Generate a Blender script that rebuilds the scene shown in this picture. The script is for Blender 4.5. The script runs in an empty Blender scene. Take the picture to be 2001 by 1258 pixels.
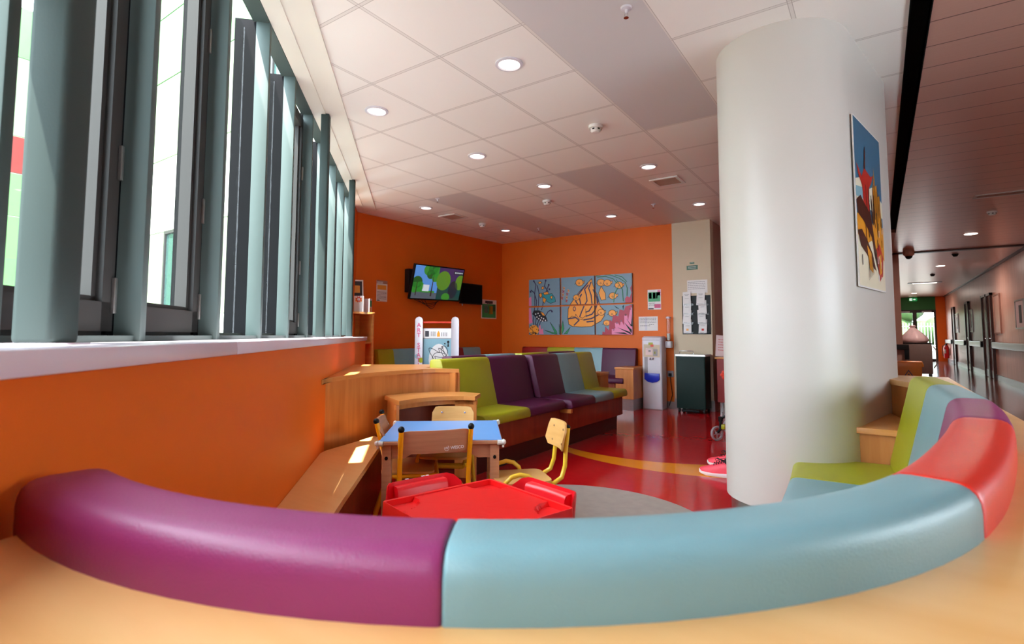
import bpy, bmesh, math, random
from mathutils import Vector, Matrix
from mathutils.geometry import tessellate_polygon
random.seed(7)
SC = bpy.context.scene
COL = SC.collection
PI = math.pi
CH = 1.06                # camera height
ZC = CH + 1.663          # ceiling height

# ------------------------------------------------------------------ camera
cam_data = bpy.data.cameras.new('camera')
cam = bpy.data.objects.new('camera', cam_data); COL.objects.link(cam)
yaw, pitch, roll = (math.radians(a) for a in (-34.633, 3.93, 0.079))
fw = Vector((math.sin(yaw)*math.cos(pitch), math.cos(yaw)*math.cos(pitch), math.sin(pitch)))
rt = Vector((math.cos(yaw), -math.sin(yaw), 0)); up = rt.cross(fw)
rt, up = math.cos(roll)*rt + math.sin(roll)*up, -math.sin(roll)*rt + math.cos(roll)*up
cam.matrix_world = Matrix(((rt.x, up.x, -fw.x, 2.705), (rt.y, up.y, -fw.y, -1.078), (rt.z, up.z, -fw.z, CH), (0, 0, 0, 1)))
cam_data.sensor_fit = 'HORIZONTAL'; cam_data.sensor_width = 36.0
cam_data.lens = 1035.74*36.0/2001.0
cam_data.shift_y = -44.98/2001.0
cam_data.clip_start = 0.02; cam_data.clip_end = 300
cam_data.dof.use_dof = True; cam_data.dof.focus_distance = 3.2; cam_data.dof.aperture_fstop = 5.0
SC.camera = cam

# ------------------------------------------------------------------ light and exposure
SC.view_settings.view_transform = 'Standard'; SC.view_settings.look = 'None'
SC.view_settings.gamma = 1.0; SC.view_settings.use_curve_mapping = False
SC.view_settings.exposure = 0.34
world = bpy.data.worlds.new('sky'); SC.world = world; world.use_nodes = True
wn = world.node_tree; bg = wn.nodes['Background']
bg.inputs[0].default_value = (0.82, 0.90, 1.0, 1); bg.inputs[1].default_value = 11.0
sun_data = bpy.data.lights.new('sun', 'SUN'); sun = bpy.data.objects.new('sun', sun_data); COL.objects.link(sun)
sun_data.energy = 30.0; sun_data.angle = math.radians(0.6); sun_data.color = (1.0, 0.96, 0.9)
_n = Vector((1, 1, 0)).normalized(); _u = Vector((-1, 1, 0)).normalized()
SUN_DIR = (_n*0.25 + _u*0.29 + Vector((0, 0, -1))).normalized()
sun.rotation_euler = SUN_DIR.to_track_quat('-Z', 'Y').to_euler()
SC.cycles.use_denoising = True
SC.cycles.max_bounces = 10; SC.cycles.diffuse_bounces = 6; SC.cycles.glossy_bounces = 4
SC.cycles.transparent_max_bounces = 12; SC.cycles.sample_clamp_indirect = 8.0
SC.cycles.caustics_reflective = False; SC.cycles.caustics_refractive = False

# ------------------------------------------------------------------ materials
def lin(c):
    r = []
    for v in c[:3]:
        v = v/255.0
        r.append(v/12.92 if v <= 0.04045 else ((v+0.055)/1.055)**2.4)
    return (r[0], r[1], r[2], 1.0)
MATS = {}
def mat(name, rgb, rough=0.5, metal=0.0, noise=0.0, scale=(8, 8, 8), bump=0.0, bscale=200.0, coat=0.0, spec=0.5, rgb2=None, emit=None, estr=1.0):
    m = bpy.data.materials.new(name); m.use_nodes = True
    nt = m.node_tree; b = nt.nodes['Principled BSDF']
    b.inputs['Base Color'].default_value = lin(rgb); b.inputs['Roughness'].default_value = rough
    b.inputs['Metallic'].default_value = metal; b.inputs['Specular IOR Level'].default_value = spec
    b.inputs['Coat Weight'].default_value = coat; b.inputs['Coat Roughness'].default_value = 0.08
    if emit is not None:
        b.inputs['Emission Color'].default_value = lin(emit); b.inputs['Emission Strength'].default_value = estr
    if noise > 0 or rgb2 is not None:
        geo = nt.nodes.new('ShaderNodeNewGeometry'); mp = nt.nodes.new('ShaderNodeMapping'); mp.inputs['Scale'].default_value = scale
        nz = nt.nodes.new('ShaderNodeTexNoise'); nz.inputs['Scale'].default_value = 1.0; nz.inputs['Detail'].default_value = 4
        nt.links.new(geo.outputs['Position'], mp.inputs['Vector']); nt.links.new(mp.outputs[0], nz.inputs['Vector'])
        rp = nt.nodes.new('ShaderNodeValToRGB')
        c1 = lin(rgb); c2 = lin(rgb2) if rgb2 else tuple(v*(1-noise) for v in c1[:3])+(1,)
        rp.color_ramp.elements[0].position = 0.3; rp.color_ramp.elements[1].position = 0.7
        rp.color_ramp.elements[0].color = c2; rp.color_ramp.elements[1].color = c1
        nt.links.new(nz.outputs[0], rp.inputs[0]); nt.links.new(rp.outputs[0], b.inputs['Base Color'])
    if bump > 0:
        geo = nt.nodes.new('ShaderNodeNewGeometry')
        n2 = nt.nodes.new('ShaderNodeTexNoise'); n2.inputs['Scale'].default_value = bscale
        bp = nt.nodes.new('ShaderNodeBump'); bp.inputs['Strength'].default_value = bump; bp.inputs['Distance'].default_value = 0.002
        nt.links.new(geo.outputs['Position'], n2.inputs['Vector'])
        nt.links.new(n2.outputs[0], bp.inputs['Height']); nt.links.new(bp.outputs[0], b.inputs['Normal'])
    MATS[name] = m
    return m
def M(n): return MATS[n]

mat('orange_paint', (224, 106, 22), 0.5, spec=0.3, noise=0.05, scale=(3, 3, 3), bump=0.15, bscale=300)
mat('cream_paint', (206, 188, 162), 0.6, spec=0.2, noise=0.03, scale=(2, 2, 2))
mat('white_paint', (232, 228, 218), 0.5, noise=0.03, scale=(2, 2, 2))
mat('column_paint', (206, 201, 195), 0.38, noise=0.03, scale=(2, 2, 2), bump=0.1, bscale=120)
mat('sill_white', (218, 208, 218), 0.22, noise=0.03)
mat('vinyl_purple', (140, 44, 104), 0.4, bump=0.25, bscale=420, noise=0.06)
mat('vinyl_purple_shade', (84, 26, 64), 0.42, spec=0.3, bump=0.25, bscale=420, noise=0.06)  # darker copy of the purple vinyl, dimmer light on the sofas put into its colour
mat('vinyl_teal', (122, 164, 174), 0.38, bump=0.25, bscale=420, noise=0.05)
mat('vinyl_lime', (164, 164, 26), 0.4, bump=0.25, bscale=420, noise=0.05)
mat('vinyl_red', (226, 42, 26), 0.36, bump=0.25, bscale=420, noise=0.05)
mat('vinyl_darkred', (150, 24, 22), 0.4, bump=0.25, bscale=420, noise=0.05)
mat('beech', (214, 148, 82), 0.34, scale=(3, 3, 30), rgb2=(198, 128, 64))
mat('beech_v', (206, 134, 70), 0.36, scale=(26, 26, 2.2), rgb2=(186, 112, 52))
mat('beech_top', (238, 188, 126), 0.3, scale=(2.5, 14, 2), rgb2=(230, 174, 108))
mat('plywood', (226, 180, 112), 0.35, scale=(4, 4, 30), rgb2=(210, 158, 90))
mat('beech_pink', (198, 146, 110), 0.4, scale=(5, 5, 60), rgb2=(184, 130, 96))
mat('cherry', (150, 62, 34), 0.35, scale=(20, 20, 3), rgb2=(128, 48, 26))
mat('dark_kick', (70, 26, 20), 0.4, noise=0.1)
mat('frame_green', (78, 92, 90), 0.55, spec=0.25, noise=0.03)
mat('frame_dark', (56, 56, 55), 0.55, spec=0.25, noise=0.04)
mat('gasket', (12, 14, 17), 0.8, spec=0.1, noise=0.2)
mat('post_green', (58, 70, 68), 0.65, spec=0.15, noise=0.05, bump=0.1, bscale=200)
mat('steel', (176, 174, 172), 0.3, 0.9, noise=0.1, scale=(2, 2, 60))
mat('chrome', (210, 210, 212), 0.15, 1.0, noise=0.02)
mat('black_plastic', (10, 10, 12), 0.5, spec=0.25, noise=0.1)
mat('black_rubber', (26, 26, 28), 0.6, noise=0.1)
mat('red_plastic', (232, 28, 30), 0.34, noise=0.03, bump=0.05, bscale=300)
mat('red_plastic2', (226, 24, 38), 0.32, noise=0.03)
mat('yellow_tube', (246, 172, 20), 0.25, noise=0.02)
mat('yellow_tube2', (240, 200, 60), 0.25, noise=0.02)
mat('blue_laminate', (106, 166, 232), 0.3, noise=0.03)
mat('clear_plastic', (220, 220, 214), 0.2, noise=0.02)
mat('white_plastic', (210, 206, 214), 0.35, noise=0.03)
mat('grey_plastic', (150, 146, 150), 0.45, noise=0.05)
mat('blue_plastic', (34, 52, 190), 0.3, noise=0.02)
mat('paper', (226, 222, 220), 0.6, noise=0.03)
mat('paper_pink', (224, 196, 194), 0.6, noise=0.03)
mat('ink', (60, 58, 66), 0.7, noise=0.05)
mat('ink_red', (196, 60, 52), 0.7, noise=0.05)
mat('ink_pink', (206, 92, 130), 0.6, noise=0.05)
mat('bin_green', (10, 36, 31), 0.5, spec=0.2, noise=0.1)
mat('sign_green', (16, 84, 58), 0.4, noise=0.05)
mat('wall_green', (20, 120, 52), 0.5, noise=0.05)
mat('exit_green', (20, 130, 70), 0.4, emit=(40, 170, 90), estr=0.4)
mat('exit_white', (240, 250, 244), 0.4, emit=(240, 250, 244), estr=0.8)
mat('door_wood', (104, 44, 24), 0.35, scale=(20, 20, 2), rgb2=(86, 34, 18))
mat('door_frame', (58, 24, 16), 0.35, noise=0.1)
mat('corridor_wall', (216, 164, 146), 0.36, scale=(6, 14, 0.7), rgb2=(196, 144, 126))
mat('brown_wall', (168, 124, 108), 0.5, noise=0.05)
mat('pink_wall', (170, 116, 114), 0.5, noise=0.05)
mat('yellow_bin', (196, 104, 8), 0.4, noise=0.06)
mat('cart_grey', (118, 98, 92), 0.5, noise=0.08)
mat('pink_bag', (232, 200, 202), 0.35, noise=0.12, scale=(12, 12, 4))
mat('light_disc', (255, 255, 255), 0.5, emit=(255, 244, 235), estr=3.0)
mat('detector', (226, 222, 220), 0.4, noise=0.03)
mat('hedge', (54, 84, 34), 0.8, noise=0.5, scale=(3, 3, 3))
mat('fence_paint', (150, 150, 146), 0.6, noise=0.1)
mat('court_ground', (104, 102, 96), 0.8, noise=0.1)
mat('facade_green', (86, 130, 78), 0.6, noise=0.04, scale=(0.5, 0.5, 0.5))
mat('facade_pale', (132, 152, 118), 0.6, noise=0.04, scale=(0.5, 0.5, 0.5))
mat('facade_grey', (196, 204, 190), 0.6, noise=0.04)
mat('facade_red', (112, 16, 14), 0.5, noise=0.05)
mat('facade_white', (196, 206, 190), 0.6, noise=0.03)
mat('facade_glass', (66, 96, 92), 0.1, 0.3, noise=0.1)
mat('shoe_coral', (250, 70, 92), 0.5, noise=0.08, scale=(60, 60, 60))
mat('shoe_white', (236, 232, 236), 0.45, noise=0.03)
mat('lace', (24, 16, 22), 0.7, noise=0.1)
mat('lilac', (206, 180, 214), 0.8, noise=0.08, scale=(40, 40, 40))
mat('skin', (222, 170, 142), 0.55, noise=0.04)
mat('hair', (60, 40, 28), 0.5, noise=0.3, scale=(60, 60, 8))
mat('coat_navy', (38, 44, 70), 0.8, noise=0.1)
mat('art_bg', (118, 150, 168), 0.45, noise=0.03)
mat('art_orange', (246, 160, 40), 0.45, noise=0.03)
mat('art_navy', (44, 30, 78), 0.5, noise=0.05)
mat('art_line', (20, 16, 26), 0.5, noise=0.05)
mat('art_crimson', (176, 20, 62), 0.45, noise=0.05)
mat('art_pink', (232, 128, 170), 0.45, noise=0.05)
mat('art_teal', (40, 150, 160), 0.45, noise=0.05)
mat('art_green', (36, 150, 90), 0.45, noise=0.05)
mat('art_white', (240, 240, 240), 0.45, noise=0.02)
mat('art_red', (214, 60, 40), 0.45, noise=0.05)
mat('poster_sky', (50, 108, 140), 0.35, noise=0.1, scale=(1, 1, 3))
mat('poster_sand', (232, 222, 196), 0.35, noise=0.05)
mat('poster_ochre', (226, 150, 40), 0.35, noise=0.1, scale=(8, 8, 8))
mat('poster_red', (186, 44, 36), 0.35, noise=0.1)
mat('poster_brown', (74, 34, 26), 0.35, noise=0.2)
mat('poster_aqua', (132, 172, 186), 0.35, noise=0.05)
mat('extinguisher', (190, 16, 24), 0.3, noise=0.03)
def screen(name, rgb, s=0.6): mat(name, (8, 8, 10), 0.15, emit=rgb, estr=s)
screen('tv_sky', (90, 150, 226)); screen('tv_leaf', (56, 140, 48)); screen('tv_leaf2', (30, 90, 34)); screen('tv_purple', (66, 42, 96))
screen('tv_dark', (34, 40, 52)); screen('tv_lime', (92, 140, 40)); screen('tv_road', (90, 96, 106)); screen('tv_white', (220, 226, 236)); screen('tv_teal', (24, 70, 66))
screen('tv_trunk', (60, 44, 36))

def glass_mat(name, tint, gloss=0.08, rough=0.02):
    m = bpy.data.materials.new(name); m.use_nodes = True; nt = m.node_tree
    for n in list(nt.nodes): nt.nodes.remove(n)
    out = nt.nodes.new('ShaderNodeOutputMaterial'); tr = nt.nodes.new('ShaderNodeBsdfTransparent'); gl = nt.nodes.new('ShaderNodeBsdfGlossy')
    mx = nt.nodes.new('ShaderNodeMixShader'); lw = nt.nodes.new('ShaderNodeLayerWeight')
    pw = nt.nodes.new('ShaderNodeMath'); pw.operation = 'POWER'; pw.inputs[1].default_value = 5.0; nt.links.new(lw.outputs['Facing'], pw.inputs[0])
    ad = nt.nodes.new('ShaderNodeMath'); ad.operation = 'MULTIPLY_ADD'; ad.inputs[1].default_value = 0.6 if name == 'glass' else 0.2; ad.inputs[2].default_value = 0.04 if name == 'glass' else 0.015; nt.links.new(pw.outputs[0], ad.inputs[0])
    tr.inputs[0].default_value = tint; gl.inputs['Roughness'].default_value = rough
    nt.links.new(ad.outputs[0], mx.inputs[0]); nt.links.new(tr.outputs[0], mx.inputs[1]); nt.links.new(gl.outputs[0], mx.inputs[2])
    nt.links.new(mx.outputs[0], out.inputs[0]); MATS[name] = m
glass_mat('glass', (0.965, 0.985, 0.975, 1)); glass_mat('acrylic', (0.92, 0.92, 0.92, 1), 0.02, 0.1)

def blind_mat():
    m = bpy.data.materials.new('added_blind_fabric'); m.use_nodes = True; nt = m.node_tree
    for n in list(nt.nodes): nt.nodes.remove(n)
    out = nt.nodes.new('ShaderNodeOutputMaterial'); a = nt.nodes.new('ShaderNodeBsdfDiffuse'); b = nt.nodes.new('ShaderNodeBsdfTranslucent'); mx = nt.nodes.new('ShaderNodeMixShader')
    a.inputs[0].default_value = (0.8, 0.8, 0.78, 1); b.inputs[0].default_value = (0.85, 0.85, 0.83, 1); mx.inputs[0].default_value = 0.4
    nt.links.new(a.outputs[0], mx.inputs[1]); nt.links.new(b.outputs[0], mx.inputs[2]); nt.links.new(mx.outputs[0], out.inputs[0]); MATS['added_blind_fabric'] = m
blind_mat()
def math_node(nt, op, a, b=None):
    n = nt.nodes.new('ShaderNodeMath'); n.operation = op
    for i, v in enumerate((a, b)):
        if v is None: continue
        if isinstance(v, (int, float)): n.inputs[i].default_value = v
        else: nt.links.new(v, n.inputs[i])
    return n.outputs[0]
def floor_mat():
    m = bpy.data.materials.new('floor_vinyl'); m.use_nodes = True; nt = m.node_tree; b = nt.nodes['Principled BSDF']
    geo = nt.nodes.new('ShaderNodeNewGeometry'); sx = nt.nodes.new('ShaderNodeSeparateXYZ'); nt.links.new(geo.outputs['Position'], sx.inputs[0])
    X, Y = sx.outputs[0], sx.outputs[1]
    def circle(cx, cy, r):      # 1 inside
        dx = math_node(nt, 'SUBTRACT', X, cx); dy = math_node(nt, 'SUBTRACT', Y, cy)
        d = math_node(nt, 'ADD', math_node(nt, 'MULTIPLY', dx, dx), math_node(nt, 'MULTIPLY', dy, dy))
        return math_node(nt, 'LESS_THAN', d, r*r)
    grey = circle(1.23, 1.606, 0.817)
    yl = math_node(nt, 'MULTIPLY', circle(1.157, 4.789, 1.739), math_node(nt, 'SUBTRACT', 1.0, circle(0.824, 4.739, 1.42)))
    yl = math_node(nt, 'MULTIPLY', yl, math_node(nt, 'LESS_THAN', Y, 4.4))
    corr = math_node(nt, 'GREATER_THAN', X, 2.95)
    nz = nt.nodes.new('ShaderNodeTexNoise'); nz.inputs['Scale'].default_value = 14; nz.inputs['Detail'].default_value = 5
    nt.links.new(geo.outputs['Position'], nz.inputs['Vector'])
    def mix(f, a, bcol):
        n = nt.nodes.new('ShaderNodeMix'); n.data_type = 'RGBA'
        if isinstance(f, (int, float)): n.inputs[0].default_value = f
        else: nt.links.new(f, n.inputs[0])
        for i, v in ((6, a), (7, bcol)):
            if isinstance(v, tuple): n.inputs[i].default_value = v
            else: nt.links.new(v, n.inputs[i])
        return n.outputs[2]
    red = mix(nz.outputs[0], lin((176, 14, 22)), lin((196, 24, 28)))
    gr = mix(nz.outputs[0], lin((150, 140, 134)), lin((176, 166, 158)))
    # corridor tiles 0.6 m with fine joints
    def joint(v):
        f = math_node(nt, 'FRACT', math_node(nt, 'DIVIDE', v, 0.6))
        return math_node(nt, 'LESS_THAN', f, 0.012)
    jt = math_node(nt, 'MAXIMUM', joint(X), joint(Y))
    tile = mix(jt, mix(nz.outputs[0], lin((104, 66, 60)), lin((122, 78, 70))), lin((60, 34, 30)))
    c = mix(yl, red, lin((232, 138, 24))); c = mix(grey, c, gr); c = mix(corr, c, tile)
    nt.links.new(c, b.inputs['Base Color'])
    rg = nt.nodes.new('ShaderNodeMix'); rg.data_type = 'FLOAT'; nt.links.new(grey, rg.inputs[0]); rg.inputs[2].default_value = 0.13; rg.inputs[3].default_value = 0.45
    nt.links.new(rg.outputs[0], b.inputs['Roughness'])
    b.inputs['Specular IOR Level'].default_value = 0.26
    MATS['floor_vinyl'] = m
floor_mat()
def ceiling_mat():
    m = bpy.data.materials.new('ceiling_tiles'); m.use_nodes = True; nt = m.node_tree; b = nt.nodes['Principled BSDF']
    geo = nt.nodes.new('ShaderNodeNewGeometry'); sx = nt.nodes.new('ShaderNodeSeparateXYZ'); nt.links.new(geo.outputs['Position'], sx.inputs[0])
    X, Y = sx.outputs[0], sx.outputs[1]
    def bar(v, w=0.020, line=0.0035):
        f = math_node(nt, 'FRACT', math_node(nt, 'ADD', math_node(nt, 'DIVIDE', v, 0.6), 100.5))
        d = math_node(nt, 'ABSOLUTE', math_node(nt, 'SUBTRACT', f, 0.5))
        band = math_node(nt, 'LESS_THAN', d, w/0.6/2*1.0)
        edge = math_node(nt, 'LESS_THAN', math_node(nt, 'ABSOLUTE', math_node(nt, 'SUBTRACT', d, w/0.6/2)), line/0.6/2)
        return band, edge
    def inside(v, a, c): return math_node(nt, 'MULTIPLY', math_node(nt, 'GREATER_THAN', v, a), math_node(nt, 'LESS_THAN', v, c))
    bx, ex = bar(X); by, ey = bar(Y)
    plain = math_node(nt, 'MULTIPLY', inside(X, 1.21, 1.80), math_node(nt, 'LESS_THAN', Y, 2.99))
    far = math_node(nt, 'GREATER_THAN', Y, 3.61)
    plain = math_node(nt, 'MAXIMUM', plain, math_node(nt, 'MULTIPLY', inside(X, 0.012, 0.59), far))
    plain = math_node(nt, 'MAXIMUM', plain, math_node(nt, 'MULTIPLY', inside(X, -1.79, -1.21), far))
    strip = math_node(nt, 'GREATER_THAN', X, 2.42)
    grid = math_node(nt, 'SUBTRACT', 1.0, plain)
    band = math_node(nt, 'MULTIPLY', math_node(nt, 'MAXIMUM', bx, by), grid)
    edge = math_node(nt, 'MULTIPLY', math_node(nt, 'MAXIMUM', ex, ey), grid)
    def mix(f, a, c):
        n = nt.nodes.new('ShaderNodeMix'); n.data_type = 'RGBA'; nt.links.new(f, n.inputs[0])
        for i, v in ((6, a), (7, c)):
            if isinstance(v, tuple): n.inputs[i].default_value = v
            else: nt.links.new(v, n.inputs[i])
        return n.outputs[2]
    c = mix(plain, lin((240, 236, 231)), lin((208, 204, 204)))
    c = mix(band, c, lin((226, 221, 216))); c = mix(edge, c, lin((186, 178, 173)))
    nt.links.new(c, b.inputs['Base Color']); b.inputs['Roughness'].default_value = 0.4
    MATS['ceiling_tiles'] = m
ceiling_mat()
def plank_mat():
    m = bpy.data.materials.new('ceiling_planks'); m.use_nodes = True; nt = m.node_tree; b = nt.nodes['Principled BSDF']
    geo = nt.nodes.new('ShaderNodeNewGeometry'); sx = nt.nodes.new('ShaderNodeSeparateXYZ'); nt.links.new(geo.outputs['Position'], sx.inputs[0])
    f = math_node(nt, 'FRACT', math_node(nt, 'DIVIDE', sx.outputs[1], 0.3))
    j = math_node(nt, 'LESS_THAN', f, 0.03)
    n = nt.nodes.new('ShaderNodeMix'); n.data_type = 'RGBA'; nt.links.new(j, n.inputs[0]); n.inputs[6].default_value = lin((214, 168, 152)); n.inputs[7].default_value = lin((120, 84, 74))
    nt.links.new(n.outputs[2], b.inputs['Base Color']); b.inputs['Metallic'].default_value = 0.35; b.inputs['Roughness'].default_value = 0.3
    mp = nt.nodes.new('ShaderNodeMapping'); mp.inputs['Scale'].default_value = (2, 40, 1); nz = nt.nodes.new('ShaderNodeTexNoise'); nz.inputs['Scale'].default_value = 1
    nt.links.new(geo.outputs['Position'], mp.inputs[0]); nt.links.new(mp.outputs[0], nz.inputs['Vector'])
    bp = nt.nodes.new('ShaderNodeBump'); bp.inputs['Strength'].default_value = 0.25; bp.inputs['Distance'].default_value = 0.004
    nt.links.new(nz.outputs[0], bp.inputs['Height']); nt.links.new(bp.outputs[0], b.inputs['Normal'])
    MATS['ceiling_planks'] = m
plank_mat()

# ------------------------------------------------------------------ mesh helpers
def W(s, d):                      # window-wall frame: s along the glazing, d into the room
    return ((d-s)/math.sqrt(2), (d+s)/math.sqrt(2))
class MB:
    def __init__(self): self.v = []; self.f = []; self.mi = []; self.mats = []
    def _m(self, m):
        if m is None: m = self.mats[0] if self.mats else None
        if m not in self.mats: self.mats.append(m)
        return self.mats.index(m)
    def add(self, vs, fs, m):
        k = len(self.v); i = self._m(m); self.v += [tuple(p) for p in vs]
        for f in fs: self.f.append(tuple(k+j for j in f)); self.mi.append(i)
        return self
    def box(self, x0, x1, y0, y1, z0, z1, m=None, T=None):
        vs = [Vector((x, y, z)) for z in (z0, z1) for y in (y0, y1) for x in (x0, x1)]
        if T is not None: vs = [T @ p for p in vs]
        return self.add(vs, [(0, 2, 3, 1), (4, 5, 7, 6), (0, 1, 5, 4), (2, 6, 7, 3), (0, 4, 6, 2), (1, 3, 7, 5)], m)
    def prism(self, pts, z0, z1, m=None, T=None):
        n = len(pts); a = sum(pts[i][0]*pts[(i+1) % n][1]-pts[(i+1) % n][0]*pts[i][1] for i in range(n))
        if a < 0: pts = pts[::-1]
        vs = [Vector((p[0], p[1], z0)) for p in pts]+[Vector((p[0], p[1], z1)) for p in pts]
        if T is not None: vs = [T @ p for p in vs]
        if n > 4:
            tr = tessellate_polygon([[Vector((p[0], p[1], 0)) for p in pts]])
            fs = [tuple(t_) for t_ in tr]+[tuple(j+n for j in t_) for t_ in tr]
        else: fs = [tuple(range(n-1, -1, -1)), tuple(range(n, 2*n))]
        fs += [(i, (i+1) % n, n+(i+1) % n, n+i) for i in range(n)]
        return self.add(vs, fs, m)
    def rings(self, rings, m=None, cap=True, closed=True):
        n = len(rings[0]); vs = [p for r in rings for p in r]; fs = []
        for i in range(len(rings)-1):
            for j in range(n if closed else n-1):
                a = i*n+j; b = i*n+(j+1) % n; fs.append((a, b, b+n, a+n))
        if cap and closed: fs.append(tuple(range(n-1, -1, -1))); fs.append(tuple((len(rings)-1)*n+j for j in range(n)))
        return self.add(vs, fs, m)
    def tube(self, path, r, m=None, seg=10, T=None):
        P = [Vector(p) for p in path]; rr = r if isinstance(r, (list, tuple)) else [r]*len(P)
        rings = []; prev = None
        for i, p in enumerate(P):
            t = (P[min(i+1, len(P)-1)]-P[max(i-1, 0)]).normalized()
            if prev is None:
                ax = Vector((0, 0, 1)) if abs(t.z) < 0.9 else Vector((1, 0, 0)); nrm = t.cross(ax).normalized()
            else: nrm = (prev - t*prev.dot(t)).normalized()
            prev = nrm; bn = t.cross(nrm)
            rings.append([p+(nrm*math.cos(2*PI*k/seg)+bn*math.sin(2*PI*k/seg))*rr[i] for k in range(seg)])
        if T is not None: rings = [[T @ q for q in r_] for r_ in rings]
        return self.rings(rings, m)
    def lathe(self, prof, cx, cy, m=None, seg=24, T=None):
        rings = [[Vector((cx+r*math.cos(2*PI*k/seg), cy+r*math.sin(2*PI*k/seg), z)) for k in range(seg)] for r, z in prof]
        if T is not None: rings = [[T @ q for q in r_] for r_ in rings]
        return self.rings(rings, m)
    def sphere(self, c, r, m=None, seg=12, T=None, sz=1.0):
        k = 7; prof = [(max(1e-4, r*math.sin(PI*i/k)), c[2]-r*sz*math.cos(PI*i/k)) for i in range(k+1)]
        return self.lathe(prof, c[0], c[1], m, seg, T)
    def quad(self, a, b, c, d, m=None): return self.add([a, b, c, d], [(0, 1, 2, 3)], m)
    def build(self, name, m=None, parent=None, loc=None, bevel=0.0, bseg=2, smooth=40, origin=None):
        me = bpy.data.meshes.new(name)
        vs = self.v
        if origin is not None: vs = [(p[0]-origin[0], p[1]-origin[1], p[2]-origin[2]) for p in vs]
        me.from_pydata(vs, [], self.f)
        mats = [x if x is not None else m for x in self.mats]
        for x in mats: me.materials.append(M(x) if isinstance(x, str) else x)
        for p, i in zip(me.polygons, self.mi): p.material_index = i
        bm = bmesh.new(); bm.from_mesh(me)
        bmesh.ops.remove_doubles(bm, verts=bm.verts, dist=1e-5)
        if bevel > 0:
            es = [e for e in bm.edges if len(e.link_faces) == 2 and e.calc_face_angle(0) > 0.5]
            bmesh.ops.bevel(bm, geom=es, offset=bevel, segments=bseg, affect='EDGES', profile=0.5, clamp_overlap=True)
        bmesh.ops.recalc_face_normals(bm, faces=bm.faces)
        bm.to_mesh(me); bm.free()
        if smooth:
            for p in me.polygons: p.use_smooth = True
            me.set_sharp_from_angle(angle=math.radians(smooth))
        o = bpy.data.objects.new(name, me); COL.objects.link(o)
        if parent is not None: o.parent = parent
        if origin is not None and loc is None: o.location = origin
        if loc is not None: o.location = loc
        return o
def tag(o, label=None, cat=None, group=None, kind=None):
    if label: o['label'] = label
    if cat: o['category'] = cat
    if group: o['group'] = group
    if kind: o['kind'] = kind
    return o
def empty(name, loc=(0, 0, 0), rz=0.0, label=None, cat=None, group=None, kind=None):
    o = bpy.data.objects.new(name, None); COL.objects.link(o); o.empty_display_size = 0.1
    o.location = loc; o.rotation_euler = (0, 0, rz); return tag(o, label, cat, group, kind)
def copy_tree(o, parent=None):
    c = o.copy(); COL.objects.link(c); c.parent = parent
    for ch in list(o.children): copy_tree(ch, c)
    return c
def bezier_round(pts, radii, k=4):
    out = []; n = len(pts)
    for i in range(n):
        p = Vector(pts[i]); a = Vector(pts[i-1]); b = Vector(pts[(i+1) % n]); r = radii[i] if isinstance(radii, (list, tuple)) else radii
        if r <= 0: out.append(tuple(p)); continue
        ra = min(r, (a-p).length*0.49); rb = min(r, (b-p).length*0.49)
        s = p+(a-p).normalized()*ra; e = p+(b-p).normalized()*rb
        for j in range(k+1):
            t = j/k; q = s*(1-t)**2+p*2*t*(1-t)+e*t*t; out.append(tuple(q))
    return out
def sweep(path, prof, end=0.008):
    """profile (offset to the left of the path, z) carried along a plan path; puffed ends. returns MB"""
    mb = MB(); P = [Vector((p[0], p[1])) for p in path]; n = len(P)
    cx = sum(p[0] for p in prof)/len(prof); cz = sum(p[1] for p in prof)/len(prof)
    def frame(i):
        t = (P[min(i+1, n-1)]-P[max(i-1, 0)]).normalized(); return t, Vector((-t.y, t.x))
    rings = []
    def ring(pos, nr, shrink):
        r = []
        for o, z in prof:
            vx, vz = o-cx, z-cz; L = math.hypot(vx, vz); k = max(0, (L-shrink)/L) if L > 0 else 0
            q = pos+nr*(cx+vx*k); r.append(Vector((q.x, q.y, cz+vz*k)))
        return r
    for i in range(n):
        t, nr = frame(i)
        if i == 0 and end > 0: rings.append(ring(P[0], nr, end)); rings.append(ring(P[0]+t*end*0.4, nr, end*0.3)); rings.append(ring(P[0]+t*end, nr, 0)); continue
        if i == n-1 and end > 0: rings.append(ring(P[-1]-t*end, nr, 0)); rings.append(ring(P[-1]-t*end*0.4, nr, end*0.3)); rings.append(ring(P[-1], nr, end)); continue
        rings.append(ring(P[i], nr, 0))
    mb.rings(rings, None); return mb
def catmull(pts, k=8):
    P = [Vector(p) for p in pts]; out = []
    for i in range(len(P)-1):
        p0 = P[max(i-1, 0)]; p1 = P[i]; p2 = P[i+1]; p3 = P[min(i+2, len(P)-1)]
        for j in range(k):
            t = j/k; out.append(0.5*((2*p1)+(p2-p0)*t+(2*p0-5*p1+4*p2-p3)*t*t+(3*p1-p0-3*p2+p3)*t**3))
    out.append(P[-1]); return [tuple(p) for p in out]
def text(name, body, size, T, m, parent, depth=0.0004, align='CENTER', label=None):
    c = bpy.data.curves.new(name, 'FONT'); c.body = body; c.size = size; c.extrude = depth; c.align_x = align; c.align_y = 'CENTER'
    c.resolution_u = 3
    c.offset = size*0.02
    c.materials.append(M(m)); tmp = bpy.data.objects.new(name, c); COL.objects.link(tmp)
    me = bpy.data.meshes.new_from_object(tmp.evaluated_get(bpy.context.evaluated_depsgraph_get())); me.name = name
    bpy.data.objects.remove(tmp); bpy.data.curves.remove(c)
    o = bpy.data.objects.new(name, me); COL.objects.link(o); o.parent = parent; o.matrix_local = T
    if label: o['label'] = label
    return o
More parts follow.
